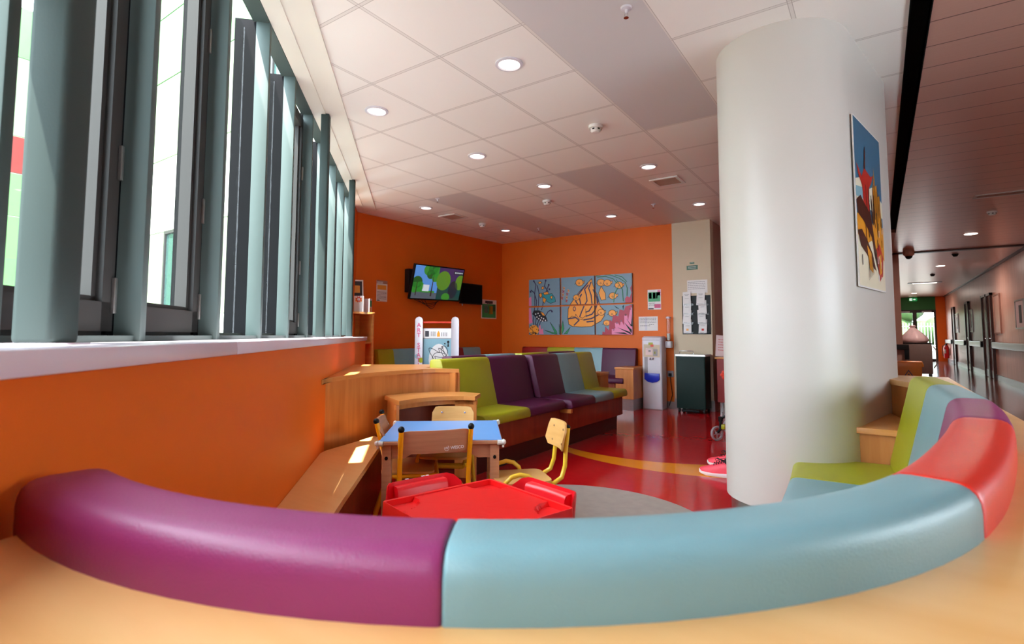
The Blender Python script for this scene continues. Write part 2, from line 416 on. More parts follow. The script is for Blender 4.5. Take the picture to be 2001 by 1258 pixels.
def plane_T(origin, xdir, zdir=(0, 0, 1)):
    """local x -> xdir, local y -> up, local z -> out of the surface"""
    x = Vector(xdir).normalized(); y = Vector(zdir).normalized(); z = x.cross(y)
    return Matrix(((x.x, y.x, z.x, origin[0]), (x.y, y.y, z.y, origin[1]), (x.z, y.z, z.z, origin[2]), (0, 0, 0, 1)))
def clip_rect(poly, x0, x1, y0, y1):
    def cl(ps, f, g):
        out = []
        for i in range(len(ps)):
            a, b = ps[i-1], ps[i]; fa, fb = f(a), f(b)
            if fa >= 0:
                out.append(a) if False else None
            if (fa >= 0) != (fb >= 0):
                t = fa/(fa-fb); out.append((a[0]+(b[0]-a[0])*t, a[1]+(b[1]-a[1])*t))
            if fb >= 0: out.append(b)
        return out
    for f in (lambda p: p[0]-x0, lambda p: x1-p[0], lambda p: p[1]-y0, lambda p: y1-p[1]):
        poly = cl(poly, f, None)
        if len(poly) < 3: return []
    return poly
def strokes(pts, w):
    out = []
    for (a, b) in zip(pts[:-1], pts[1:]):
        dx, dy = b[0]-a[0], b[1]-a[1]; L = math.hypot(dx, dy) or 1; nx, ny = -dy/L*w/2, dx/L*w/2; ex, ey = dx/L*w*0.3, dy/L*w*0.3
        out.append([(a[0]+nx-ex, a[1]+ny-ey), (b[0]+nx+ex, b[1]+ny+ey), (b[0]-nx+ex, b[1]-ny+ey), (a[0]-nx-ex, a[1]-ny-ey)])
    return out
def blob(cx, cy, rx, ry, n=14, a0=0): return [(cx+rx*math.cos(a0+2*PI*i/n), cy+ry*math.sin(a0+2*PI*i/n)) for i in range(n)]
def flat(mb, poly, z, m, T, lift=0.0):
    n = len(poly); mb.add([T @ Vector((p[0], p[1], z+lift)) for p in poly], [tuple(range(n))], m)
def sheet(name, w, h, T, rows, label, cat, group=None, base='paper', ink='ink', blocks=(), thick=0.0015, parent=None):
    """a printed sheet: paper slab, block pictures and text rows, in the plane T (origin at its centre)"""
    mb = MB(); mb.box(-w/2, w/2, -h/2, h/2, 0, thick, base, T=T)
    for (x0, x1, y0, y1, m) in blocks: flat(mb, [(x0*w/2, y0*h/2), (x1*w/2, y0*h/2), (x1*w/2, y1*h/2), (x0*w/2, y1*h/2)], thick+0.0004, m, T)
    for (y, x0, x1, t) in rows:
        x = x0
        while x < x1:
            l = random.uniform(0.08, 0.22); e = min(x+l, x1)
            flat(mb, [(x*w/2, (y-t)*h/2), (e*w/2, (y-t)*h/2), (e*w/2, (y+t)*h/2), (x*w/2, (y+t)*h/2)], thick+0.0006, ink, T); x = e+0.05
    o = mb.build(name, None, parent, smooth=0)
    if label or cat: tag(o, label, cat, group)
    return o
def struct(mb, name, m=None, **k):
    o = mb.build(name, m, **k); o['kind'] = 'structure'; return o

# ================================================================== THE SETTING
S0, S1 = -5.2, 4.55              # extent of the window wall
TVA, TVB = (-2.88, 6.69), (-3.05, 3.45)
# floor
mb = MB(); mb.box(-3.4, 5.2, -4.2, 28.0, -0.12, 0.0)
fl = MB()
fl.prism([W(S0, 0.3), (5.2, -3.6), (5.2, 28.0), (2.5, 28.0), (2.5, 12.2), (0.5, 12.2), (0.5, 9.2), (-3.2, 9.2), (-3.2, 7.1), (-3.2, 3.624), W(S1, 0.3)], -0.12, 0.0)
struct(fl, 'floor', 'floor_vinyl', smooth=0)
# ceiling over the waiting room
ce = MB(); ce.prism([(2.90, -2.476), (2.90, 12.2), (0.5, 12.2), (0.5, 9.2), (-3.2, 9.2), (-3.2, 3.624)], ZC, ZC+0.1)
struct(ce, 'ceiling', 'ceiling_tiles', smooth=0)
ce = MB(); ce.prism([(2.985, -2.561), (3.889, -3.465), (5.2, -3.465), (5.2, 12.0), (2.985, 12.0)], ZC-0.004, ZC+0.1)
ce.box(2.90, 5.2, 12.13, 28.0, ZC-0.004, ZC+0.1)
struct(ce, 'ceiling', 'ceiling_planks', smooth=0)
t = MB(); t.box(2.90, 2.985, -2.5, 9.37, ZC+0.05, ZC+0.12); t.box(2.895, 2.90, -2.47, 9.37, ZC-0.012, ZC+0.12); t.box(2.985, 2.99, -2.55, 9.37, ZC-0.012, ZC+0.12)
mat('matt_black', (6, 6, 6), 0.9, spec=0.1, noise=0.1)
struct(t, 'trim_1', 'matt_black', smooth=0)
t = MB(); t.box(2.90, 2.985, 9.37, 12.0, ZC-0.003, ZC+0.1)
struct(t, 'trim_2', 'brown_wall', smooth=0)
t = MB(); t.box(2.90, 5.06, 12.0, 12.13, ZC-0.03, ZC+0.1)
struct(t, 'trim_3', 'door_frame', smooth=0)
t = MB(); t.box(4.98, 5.05, -3.4, 27.5, ZC-0.035, ZC)
struct(t, 'trim_4', 'door_frame', smooth=0)
# edge trim of the tiled field along the windows, and the plain margin
t = MB()
t.prism([W(S0, 0.30), W(S0, 0.60), W(S1, 0.60), W(S1, 0.30)], ZC-0.004, ZC+0.02)
t.prism([W(S0, 0.597), W(S0, 0.622), W(S1, 0.622), W(S1, 0.597)], ZC-0.012, ZC)
t.prism([W(S0, 0.375), W(S0, 0.47), W(S1, 0.47), W(S1, 0.375)], ZC-0.010, ZC)
struct(t, 'trim_5', 'white_paint', smooth=0)

# walls
w = MB(); w.prism([W(S0, 0.30), W(S0, 0.62), W(3.35, 0.62), W(3.35, 0.30)], 0.0, 1.002)
w.prism([W(3.3, 0.25), W(3.3, 0.37), W(S1+0.1, 0.37), W(S1+0.1, 0.25)], 0.0, 1.04)
w.prism([W(4.22, 0.22), W(4.22, 0.37), W(S1+0.1, 0.37), W(S1+0.1, 0.22)], 1.04, ZC)  # solid pier added to keep direct sun off the lime end of the bench
struct(w, 'wall_left', 'orange_paint', smooth=0)
def wallseg(a, b, thick, z0, z1, name, m, side=1):
    a = Vector(a); b = Vector(b); t_ = (b-a).normalized(); nn = Vector((-t_.y, t_.x))*side*thick
    mb_ = MB(); mb_.prism([tuple(a), tuple(b), tuple(b+nn), tuple(a+nn)], z0, z1); return struct(mb_, name, m, smooth=0)
wallseg(TVB, TVA, 0.12, 0, ZC, 'wall_television', 'orange_paint', 1)
w = MB(); w.box(-3.1, 0.225, 6.69, 6.85, 0, ZC, 'orange_paint'); w.box(0.225, 0.775, 6.688, 6.85, 0, ZC, 'cream_paint')
struct(w, 'wall_back', None, smooth=0)
w = MB(); w.box(0.6, 2.5, 9.0, 9.12, 0, ZC); struct(w, 'wall_reception', 'pink_wall', smooth=0)
w = MB(); w.box(0.65, 0.775, 6.85, 9.0, 0, ZC); struct(w, 'wall_reception_side', 'brown_wall', smooth=0)
w = MB(); w.box(2.55, 3.09, 12.0, 27.6, 0, ZC); struct(w, 'wall_corridor_left', 'brown_wall', smooth=0)
w = MB(); w.box(1.5, 2.6, 12.0, 12.1, 0, ZC); w.box(1.5, 1.6, 9.12, 12.0, 0, ZC); struct(w, 'wall_corridor_return', 'brown_wall', smooth=0)
w = MB(); w.box(5.042, 5.2, 2.3, 27.6, 0, ZC); w.box(5.042, 5.2, 0.3, 2.3, 0, 0.9); w.box(5.042, 5.2, 0.3, 2.3, 1.95, ZC); w.box(5.042, 5.2, -3.55, 0.3, 0, ZC)
struct(w, 'wall_corridor_right', 'corridor_wall', smooth=0)
e = empty('window_40', (5.12, 1.3, 0.9), 0, kind='structure')  # unseen window, added so daylight reaches the orange wall under the glazing
f = MB()
for y in (-1.0, -0.025, 0.95): f.box(-0.04, 0.04, y, y+0.05, 0.0, 1.05)
f.box(-0.04, 0.04, -1.0, 1.0, 0.0, 0.05); f.box(-0.04, 0.04, -1.0, 1.0, 1.0, 1.05); f.build('frame', 'frame_green', e, smooth=0)
f = MB(); f.box(-0.003, 0.003, -0.99, 0.99, 0.04, 1.01); f.build('pane', 'glass', e, smooth=0)
w = MB(); w.box(3.6, 5.2, -3.55, -3.4, 0, ZC); struct(w, 'wall_front', 'white_paint', smooth=0)
w = MB(); w.box(3.09, 4.72, 27.5, 27.6, 2.17, ZC, 'wall_green'); w.box(4.72, 5.05, 27.46, 27.6, 0, ZC, 'orange_paint'); w.box(3.09, 3.2, 27.5, 27.6, 0, 2.17, 'wall_green')
struct(w, 'wall_corridor_end', None, smooth=0)
# skirtings
t = MB(); t.box(5.02, 5.042, -3.4, 16.35, 0, 0.13)
for a, b in ((17.75, 20.35), (21.1, 24.1), (24.9, 27.4)): t.box(5.02, 5.042, a, b, 0, 0.13)
struct(t, 'baseboard_corridor', 'steel', smooth=0)
t = MB(); t.box(0.225, 0.79, 6.674, 6.688, 0, 0.15, 'steel'); t.box(0.775, 0.79, 6.688, 6.9, 0, 0.15, 'steel'); t.box(-0.28, 0.225, 6.676, 6.69, 0, 0.1, 'steel')
struct(t, 'baseboard_back', None, smooth=0)

# window sill in two lengths
for k, (a, b) in enumerate(((S0, -1.012), (-1.008, 3.27))):
    t = MB(); t.prism([W(a, 0.25), W(a, 0.645), W(b, 0.645), W(b, 0.25)], 1.003, 1.041)
    struct(t, 'trim_%d' % (6+k), 'sill_white', bevel=0.004)

# windows: one per bay of 0.6 m
mull = [0.25+0.6*k for k in range(-9, 7)]       # room-side right edge of each mullion
def wbox(mb_, s0, s1, d0, d1, z0, z1, m): mb_.prism([W(s0, d0), W(s0, d1), W(s1, d1), W(s1, d0)], z0, z1, m)
mull[6] = -1.505
SASH = {-1.505: 'open', -0.95: 'open', 0.85: 'open', -3.95: 'open'}
for k, s in enumerate(mull):
    e = empty('window_%d' % (k+1), (*W(s, 0.3), 1.04), 0, kind='structure')
    org = (W(s, 0.3)[0], W(s, 0.3)[1], 1.04)
    f = MB(); wbox(f, s-0.034, s, 0.305, 0.375, 1.041, ZC, None)
    o = f.build('mullion', 'frame_green', e, bevel=0.003, origin=org, loc=(0, 0, 0))
    f = MB(); wbox(f, s-0.030, s-0.004, 0.20, 0.305, 1.041, ZC, None); f.build('gasket', 'gasket', e, origin=org, loc=(0, 0, 0), smooth=0)
    b = (mull[k+1] if k+1 < len(mull) else s+0.6)-0.034
    f = MB(); wbox(f, s, b, 0.29, 0.36, 1.041, 1.058, 'frame_green'); wbox(f, s, b, 0.29, 0.372, ZC-0.012, ZC, 'frame_green')
    wbox(f, s, b, 0.22, 0.29, 1.041, 1.07, 'frame_dark')
    f.build('rail', None, e, origin=org, loc=(0, 0, 0), smooth=0)
    key = next((v for q, v in SASH.items() if abs(q-s) < 0.01), None)
    f = MB(); wbox(f, s, b, 0.245, 0.251, 1.06, ZC-0.05, None); f.build('pane', 'glass', e, origin=org, loc=(0, 0, 0), smooth=0)
    if key:
        f = MB()
        for (x0, x1, z0, z1) in ((s+0.02, s+0.075, 1.07, ZC-0.06), (b-0.075, b-0.02, 1.07, ZC-0.06), (s+0.02, b-0.02, 1.07, 1.15), (s+0.02, b-0.02, ZC-0.14, ZC-0.06)):
            wbox(f, x0, x1, 0.255, 0.312, z0, z1, 'frame_dark')
        for (x0, x1, z0, z1) in ((s+0.075, s+0.095, 1.15, ZC-0.14), (b-0.095, b-0.075, 1.15, ZC-0.14), (s+0.075, b-0.075, 1.15, 1.165)):
            wbox(f, x0, x1, 0.255, 0.295, z0, z1, 'frame_dark')
        wbox(f, b-0.028, b-0.006, 0.26, 0.30, 1.06, ZC-0.05, 'gasket')
        o = f.build('sash', None, e, origin=org, loc=(0, 0, 0), smooth=0)
        f = MB(); wbox(f, s+0.03, s+0.05, 0.312, 0.33, 1.72, 1.84, 'gasket'); wbox(f, s+0.032, s+0.048, 0.33, 0.345, 1.80, 1.835, 'chrome')
        f.build('handle', None, o, bevel=0.002, origin=org, loc=(0, 0, 0))
        for z in (1.12, 1.5, 2.2):
            f = MB(); wbox(f, b-0.034, b-0.02, 0.312, 0.322, z, z+0.1, 'steel'); f.build('hinge', None, o, bevel=0.002, origin=org, loc=(0, 0, 0))
e = empty('added_sun_blind', (*W(-3.0, 0.34), ZC), 0, 'pale blind added out of view behind the nearest post to keep sun off the booth', 'blind')  # unseen blind, added to stop sun streaks on the near booth cushions
f = MB(); wbox(f, -4.6, -1.43, 0.385, 0.388, 1.76, ZC-0.04, None); f.build('fabric', 'added_blind_fabric', e, origin=(*W(-3.0, 0.34), ZC), loc=(0, 0, 0), smooth=0)
f = MB(); a_, b_ = W(-4.6, 0.40), W(-1.43, 0.40); f.tube([(*a_, ZC-0.035), (*b_, ZC-0.035)], 0.018, None, 10); f.build('roller', 'steel', e, origin=(*W(-3.0, 0.34), ZC), loc=(0, 0, 0))
f = MB(); a_, b_ = W(-4.6, 0.3865), W(-1.43, 0.3865); f.tube([(*a_, 1.76), (*b_, 1.76)], 0.008, None, 8); f.build('bottom_bar', 'steel', e, origin=(*W(-3.0, 0.34), ZC), loc=(0, 0, 0))
# free-standing posts on the sill
for (s, d0, d1, w_, lab) in ((-1.56, 0.423, 0.493, 0.085, 'slate green steel post on the sill, widest and nearest of the three'),
                         (1.385, 0.436, 0.497, 0.075, 'slate green steel post on the sill, middle one of the three posts'),
                         (3.10, 0.438, 0.50, 0.075, 'slate green steel post at the far end of the sill, beside the orange wall')):
    f = MB(); wbox(f, s, s+w_, d0, d1, 1.041, ZC, None)
    o = struct(f, 'post', 'post_green', bevel=0.012, bseg=3); tag(o, lab, 'post')
    f = MB(); wbox(f, s-0.012, s+w_+0.012, d0-0.012, d1+0.012, 1.041, 1.0445, None); f.build('base_plate', 'sill_white', o, smooth=0)

# the big column: a stadium in plan
AX = math.radians(11.3); EV = Vector((math.sin(AX), math.cos(AX))); MV = Vector((math.cos(AX), -math.sin(AX)))
def stadium(r, m0=1.79, e0=2.695, e1=3.55, n=28):
    pts = []
    for i in range(n+1):
        a = PI*i/n; pts.append(tuple(MV*(m0-r*math.cos(a))+EV*(e0-r*math.sin(a))))
    for i in range(n+1):
        a = PI*i/n; pts.append(tuple(MV*(m0+r*math.cos(a))+EV*(e1+r*math.sin(a))))
    return pts
c = MB(); c.prism(stadium(0.345), 0.168, ZC)
col = struct(c, 'column', 'column_paint'); tag(col, 'thick white rounded column rising from floor to ceiling in the waiting room', 'column')
c = MB(); c.prism(stadium(0.322), 0.0, 0.168); c.build('skirting', 'steel', col)

# ------------------------------------------------------------------ outside the windows
def facade(name, T, width, rows, cols, labelled, cat='building'):
    """rows: (z0, z1, material); windows on some rows"""
    e = empty(name, T.translation, 0, labelled, cat)
    inv = Matrix.Translation(-T.translation)
    f = MB()
    for z0, z1, m in rows: f.box(0, width, -0.3, 0, z0, z1-0.03, m, T=inv @ T); f.box(0, width, -0.3, -0.04, z1-0.03, z1, 'facade_white', T=inv @ T)
    f.build('wall', None, e, smooth=0)
    for (x0, x1, z0, z1) in cols:
        g = MB(); g.box(x0-0.06, x1+0.06, 0, 0.06, z0-0.06, z0, None, T=inv @ T); g.box(x0-0.06, x1+0.06, 0, 0.06, z1, z1+0.06, T=inv @ T)
        g.box(x0-0.06, x0, 0, 0.06, z0, z1, T=inv @ T); g.box(x1, x1+0.06, 0, 0.06, z0, z1, T=inv @ T); g.box((x0+x1)/2-0.025, (x0+x1)/2+0.025, 0, 0.06, z0, z1, T=inv @ T)
        fr = g.build('window', 'frame_dark', e, smooth=0)
        g = MB(); g.box(x0, x1, 0, 0.02, z0, z1, None, T=inv @ T); g.build('pane', 'facade_glass', fr, smooth=0)
    return e
Tf = Matrix(((0, 1, 0, -16), (1, 0, 0, -12), (0, 0, 1, 0), (0, 0, 0, 1)))    # local x -> +Y, local y -> +X
facade('office_block', Tf, 16.2,
       [(-0.4, 2.1, 'facade_green'), (2.1, 4.2, 'facade_green'), (4.2, 5.35, 'facade_green'), (5.35, 6.35, 'facade_red'), (6.35, 8.5, 'facade_pale'), (8.5, 9.9, 'facade_green')],
       [(x, x+1.1, 6.6, 8.1) for x in (1, 3.5, 6, 8.5, 11)]+[(x, x+1.1, 2.4, 3.8) for x in (1, 3.5, 6, 8.5)],
       'green clad building across the courtyard with a red band, seen between near posts')
Tn = Matrix(((1, 0, 0, -16), (0, -1, 0, 4.2), (0, 0, 1, 0), (0, 0, 0, 1)))   # local x -> +X, local y -> -Y
facade('office_wing', Tn, 12.6,
       [(-0.4, 1.5, 'facade_white'), (1.5, 3.4, 'facade_pale'), (3.4, 5.1, 'facade_white'), (5.1, 7.0, 'facade_pale'), (7.0, 8.6, 'facade_green'), (8.6, 10.4, 'facade_green')],
       [(5.7, 6.9, 1.5, 3.3), (1.5, 3.2, 1.5, 3.3), (9.0, 10.5, 1.5, 3.3), (9.0, 10.5, 5.2, 6.8), (2, 3.5, 5.2, 6.8)],
       'sunlit white and pale green building wing outside the middle windows')
g = MB(); g.box(-40, 2.9, -40, 3.0, -0.5, -0.4); g.box(-40, 30, 27.62, 70, -0.2, -0.02)
o = struct(g, 'ground', 'court_ground', smooth=0)

# ------------------------------------------------------------------ corridor: glazed end doors, side doors
for k, (x0, x1) in enumerate(((3.2, 4.0), (4.0, 4.72))):
    e = empty('door_%d' % (k+1), (x0, 27.5, 0), 0, kind='structure'); w_ = x1-x0
    f = MB()
    for (a, b, z0, z1) in ((0.0, 0.07, 0, 2.17), (w_-0.07, w_, 0, 2.17), (0.07, w_-0.07, 0, 0.1), (0.07, w_-0.07, 2.05, 2.17)): f.box(a, b, -0.04, 0.05, z0, z1)
    f.build('door_frame', 'frame_dark', e, smooth=0)
    f = MB(); f.box(0.07, w_-0.07, 0, 0.01, 0.1, 2.05); f.build('pane', 'glass', e, smooth=0)
    f = MB(); f.tube([((w_-0.1) if k == 0 else 0.1, -0.09, z) for z in (0.9, 1.3)], 0.014); f.build('handle', 'steel', e)
    f = MB(); f.box(w_*0.35, w_*0.8, -0.09, -0.04, 2.06, 2.12); f.build('door_closer', 'steel', e, bevel=0.004)
for k, (y0, y1) in enumerate(((16.35, 16.95), (17.0, 17.75), (20.35, 21.1), (24.1, 24.9))):
    e = empty('door_%d' % (k+3), (5.042, y0, 0), 0, kind='structure'); w_ = y1-y0
    f = MB(); f.box(-0.06, 0, 0, 0.06, 0, 2.13); f.box(-0.06, 0, w_-0.06, w_, 0, 2.13); f.box(-0.06, 0, 0, w_, 2.07, 2.13); f.build('door_frame', 'door_frame', e, smooth=0)
    f = MB(); f.box(-0.03, 0, 0.06, w_-0.06, 0.005, 2.07); o = f.build('door_leaf', 'door_wood', e, smooth=0)
    f = MB(); f.tube([(-0.03, 0.1, 1.0), (-0.07, 0.1, 1.0), (-0.07, 0.2, 1.0)], 0.009); f.box(-0.036, -0.03, 0.08, 0.12, 0.93, 1.07); f.build('handle', 'chrome', o)
    f = MB(); f.box(-0.034, -0.03, 0.08, w_-0.08, 0.02, 0.2); f.build('kick_plate', 'steel', o, smooth=0)
for k, (y0, y1) in enumerate(((-2.6, 16.3), (17.85, 20.2), (21.25, 23.95), (25.05, 27.2))):
    e = empty('handrail', (4.98, y0, 0.84), 0, ['grey steel handrail along the near part of the corridor wall, longest of them', 'grey handrail between the double doors and the middle corridor door',
        'grey handrail between the two farther corridor doors', 'short grey handrail beside the far glazed doors'][k], 'handrail', 'handrails on the corridor wall')
    f = MB(); f.prism(bezier_round([(-0.03, -0.075), (0.02, -0.075), (0.02, 0.075), (-0.03, 0.075)], 0.02), 0, y1-y0, T=Matrix(((1, 0, 0, 0), (0, 0, 1, 0), (0, 1, 0, 0), (0, 0, 0, 1))))
    f.build('rail', 'steel', e)
    for yy in (0.0, y1-y0-0.09):
        f = MB(); f.box(-0.035, 0.062, yy, yy+0.09, -0.08, 0.08); f.build('end_cap', 'black_plastic', e, bevel=0.01)
for (y0, y1, z0, z1, m, lab, nm) in ((23.2, 24.0, 1.18, 1.86, 'paper', 'framed picture on the corridor wall between the two farther doors', 'framed_picture'),
                        (19.8, 20.55-0.22, 1.18, 1.86, 'paper', 'framed picture on the corridor wall beside the middle door', 'framed_picture'),
                        (15.35, 16.2, 1.12, 2.05, 'corridor_wall', 'tall pale panel framed on the corridor wall beside the double doors', 'wall_panel'),
                        (12.9, 13.7, 1.2, 1.79, 'paper_pink', 'nearest framed picture on the corridor wall at the photo edge', 'framed_picture')):
    e = empty(nm, (5.042, y0, z0), 0, lab, 'picture')
    f = MB(); a = y1-y0; h = z1-z0
    f.box(-0.03, -0.002, 0, 0.03, 0, h); f.box(-0.03, -0.002, a-0.03, a, 0, h); f.box(-0.03, -0.002, 0.03, a-0.03, 0, 0.03); f.box(-0.03, -0.002, 0.03, a-0.03, h-0.03, h)
    f.build('frame', 'steel' if nm == 'framed_picture' else 'brown_wall', e, smooth=0)
    f = MB(); f.box(-0.018, -0.002, 0.03, a-0.03, 0.03, h-0.03, m)
    if nm == 'framed_picture': f.box(-0.02, -0.018, a*0.3, a*0.6, h*0.2, h*0.8, 'art_line')
    f.build('print', None, e, smooth=0)
# hedge and fence beyond the glazed doors
f = MB()
for i in range(60):
    x = random.uniform(-3, 9); z = random.uniform(0.2, 2.9); f.sphere((x, 45+random.uniform(-0.6, 0.6), z), random.uniform(0.5, 1.0), None, 8)
o = f.build('hedge', 'hedge', smooth=180); tag(o, 'dark green hedge of trees beyond the glazed doors at the corridor end', 'hedge', kind='stuff')
e = empty('railing_fence', (3, 40, 0), 0, 'pale metal railing fence outside the glazed end doors', 'fence')
f = MB(); f.box(-4, 5, -0.02, 0.02, 1.62, 1.67); f.box(-4, 5, -0.02, 0.02, 0.2, 0.25); f.build('rail', 'fence_paint', e, smooth=0)
f = MB()
for i in range(60): f.box(-4+i*0.15, -3.96+i*0.15, -0.015, 0.015, -0.02, 1.85)
f.build('picket', 'fence_paint', e, smooth=0)

# ================================================================== THE CURVED BOOTH AROUND THE CAMERA SIDE
BC = Vector((1.835, 0.16)); BR = 1.023
arc = [(BC.x+BR*math.cos(math.radians(a)), BC.y+BR*math.sin(math.radians(a))) for a in [-95+i*3 for i in range(27)]]   # up to -17 deg
tail = catmull([arc[-2], arc[-1], (2.855, 0.02), (2.905, 0.28), (2.955, 0.60), (2.985, 0.92), (2.992, 1.20), (2.972, 1.70), (2.936, 2.16)], 6)[6:]
PATH = arc[:-1]+tail
def cum(P):
    L = [0]
    for a, b in zip(P[:-1], P[1:]): L.append(L[-1]+math.dist(a, b))
    return L
def subpath(P, l0, l1):
    L = cum(P); out = []
    def at(l):
        for i in range(len(L)-1):
            if l <= L[i+1]+1e-9:
                t_ = (l-L[i])/(L[i+1]-L[i]); return (P[i][0]+(P[i+1][0]-P[i][0])*t_, P[i][1]+(P[i+1][1]-P[i][1])*t_)
        return P[-1]
    out.append(at(l0)); out += [P[i] for i in range(len(P)) if l0+0.012 < L[i] < l1-0.012]; out.append(at(l1)); return out
def nearest(P, q):
    L = cum(P); best = (9, 0)
    for i in range(len(P)-1):
        a = Vector(P[i]); b = Vector(P[i+1]); d = b-a; t_ = max(0, min(1, (Vector(q)-a).dot(d)/d.length_squared)); r = (a+d*t_-Vector(q)).length
        if r < best[0]: best = (r, L[i]+t_*d.length)
    return best[1]
LEN = cum(PATH)[-1]
booth = empty('curved_booth_bench', (BC.x, BC.y, 0), 0, 'curved booth bench with purple, teal, red and lime padded back in the foreground', 'bench')
bl = (-BC.x, -BC.y, 0)
BACKP = bezier_round([(0.0, 0.792), (0.0, 0.866), (0.112, 0.866), (0.212, 0.44), (0.205, 0.405), (0.11, 0.405), (0.05, 0.792)], [0.004, 0.034, 0.036, 0.02, 0.01, 0.01, 0.01], 5)
l_pt = nearest(PATH, (BC.x+BR*math.cos(math.radians(-58.2)), BC.y+BR*math.sin(math.radians(-58.2))))
l_tr = nearest(PATH, (2.806, -0.155)); l_rp = nearest(PATH, (2.955, 0.60)); l_pt2 = nearest(PATH, (2.99, 1.12)); l_tl = nearest(PATH, (2.972, 1.68))
for a, b, m, lab in ((0.0, l_pt, 'vinyl_purple', 'long purple back cushion'), (l_pt, l_tr, 'vinyl_teal', 'long pale teal back cushion'), (l_tr, l_rp, 'vinyl_red', 'red back cushion'),
                     (l_rp, l_pt2, 'vinyl_purple', 'short purple back cushion'), (l_pt2, l_tl, 'vinyl_teal', 'short teal back cushion'), (l_tl, LEN, 'vinyl_lime', 'lime back cushion')):
    P = subpath(PATH, a+0.0004, b-0.0004)
    o = sweep(P, BACKP, 0.004).build('back_cushion', m, booth, loc=bl, smooth=50); o['label'] = lab
SEATP = bezier_round([(0.16, 0.375), (0.16, 0.432), (0.625, 0.432), (0.63, 0.36), (0.60, 0.36), (0.58, 0.375)], [0.01, 0.01, 0.04, 0.01, 0.01, 0.005], 5)
l_s = nearest(PATH, (2.975, 1.66)); l_s2 = nearest(PATH, (2.87, 0.1))
for a, b, m, lab in ((0.0, l_pt, 'vinyl_purple', 'purple seat cushion'), (l_pt, l_s2, 'vinyl_red', 'red seat cushion'), (l_s2, l_s, 'vinyl_teal', 'teal seat cushion'), (l_s, LEN, 'vinyl_lime', 'lime seat cushion')):
    P = subpath(PATH, a+0.0004, b-0.0004); o = sweep(P, SEATP, 0.004).build('seat_cushion', m, booth, loc=bl, smooth=50); o['label'] = lab
sweep(PATH, [(0.14, 0.06), (0.14, 0.374), (0.57, 0.374), (0.57, 0.06)], 0).build('seat_base', 'beech_v', booth, loc=bl)
sweep(PATH, [(0.16, 0.0), (0.16, 0.06), (0.53, 0.06), (0.53, 0.0)], 0).build('plinth', 'dark_kick', booth, loc=bl)
# timber ledge that carries the back cushion
inner = []
for i, p in enumerate(PATH):
    t_ = (Vector(PATH[min(i+1, len(PATH)-1)])-Vector(PATH[max(i-1, 0)])).normalized(); inner.append(tuple(Vector(p)+Vector((-t_.y, t_.x))*0.07))
outer = [(2.75, 3.30), (3.055, 3.26), (3.057, 1.5), (3.062, 1.15), (3.12, 0.7), (3.30, 0.25), (3.62, -0.3), (3.85, -0.9), (3.90, -1.6), (3.75, -2.2), tuple(W(-3.95, 0.66)), tuple(W(-1.9, 0.625))]
ledge_poly = inner+[(2.86, 2.60), (2.745, 2.87)]+outer
mb = MB()
def tri_prism(pts, z0, z1, m=None):
    tris = tessellate_polygon([[Vector((p[0], p[1], 0)) for p in pts]]); n = len(pts)
    vs = [(p[0], p[1], z0) for p in pts]+[(p[0], p[1], z1) for p in pts]
    fs = [tuple(t_) for t_ in tris]+[tuple(j+n for j in t_) for t_ in tris]+[(i, (i+1) % n, n+(i+1) % n, n+i) for i in range(n)]
    return MB().add(vs, fs, m)
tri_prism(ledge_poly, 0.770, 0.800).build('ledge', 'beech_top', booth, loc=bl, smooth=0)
# carcass panels beneath the ledge
def offs(P, o):
    r = []
    for i, p in enumerate(P):
        t_ = (Vector(P[min(i+1, len(P)-1)])-Vector(P[max(i-1, 0)])).normalized(); r.append(tuple(Vector(p)+Vector((-t_.y, t_.x))*o))
    return r
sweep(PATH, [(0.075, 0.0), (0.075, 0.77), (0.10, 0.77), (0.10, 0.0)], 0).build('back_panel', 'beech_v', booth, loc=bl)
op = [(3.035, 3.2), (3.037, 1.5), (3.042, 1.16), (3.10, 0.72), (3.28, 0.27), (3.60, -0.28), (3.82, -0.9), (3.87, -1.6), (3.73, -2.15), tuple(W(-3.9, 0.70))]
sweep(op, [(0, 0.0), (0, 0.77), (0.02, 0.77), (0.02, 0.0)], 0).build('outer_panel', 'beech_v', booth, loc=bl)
f = MB(); f.prism([(2.75, 2.9), (2.87, 2.62), (2.90, 2.63), (2.78, 2.91)], 0.0, 0.77); f.prism([(2.78, 2.9), (3.03, 2.9), (3.03, 3.2), (2.78, 3.2)], 0, 0.765)
f.build('end_panel', 'beech_v', booth, loc=bl)
# low timber box between the column and the booth
e = empty('low_timber_box', (2.7, 2.5, 0), 0, 'low beech box with a flat top wedged between the white column and the lime cushion', 'box')
lb = (-2.7, -2.5, 0)
f = MB(); f.prism([(2.443, 2.143), (2.80, 2.143), (2.80, 2.60), (2.745, 2.86), (2.56, 2.86), (2.44, 2.30)], 0.572, 0.600); f.build('top', 'beech', e, loc=lb, bevel=0.002)
f = MB(); f.prism([(2.455, 2.170), (2.76, 2.170), (2.78, 2.58), (2.735, 2.84), (2.58, 2.84), (2.455, 2.30)], 0.0, 0.572); f.build('body', 'beech_v', e, loc=lb, smooth=0)

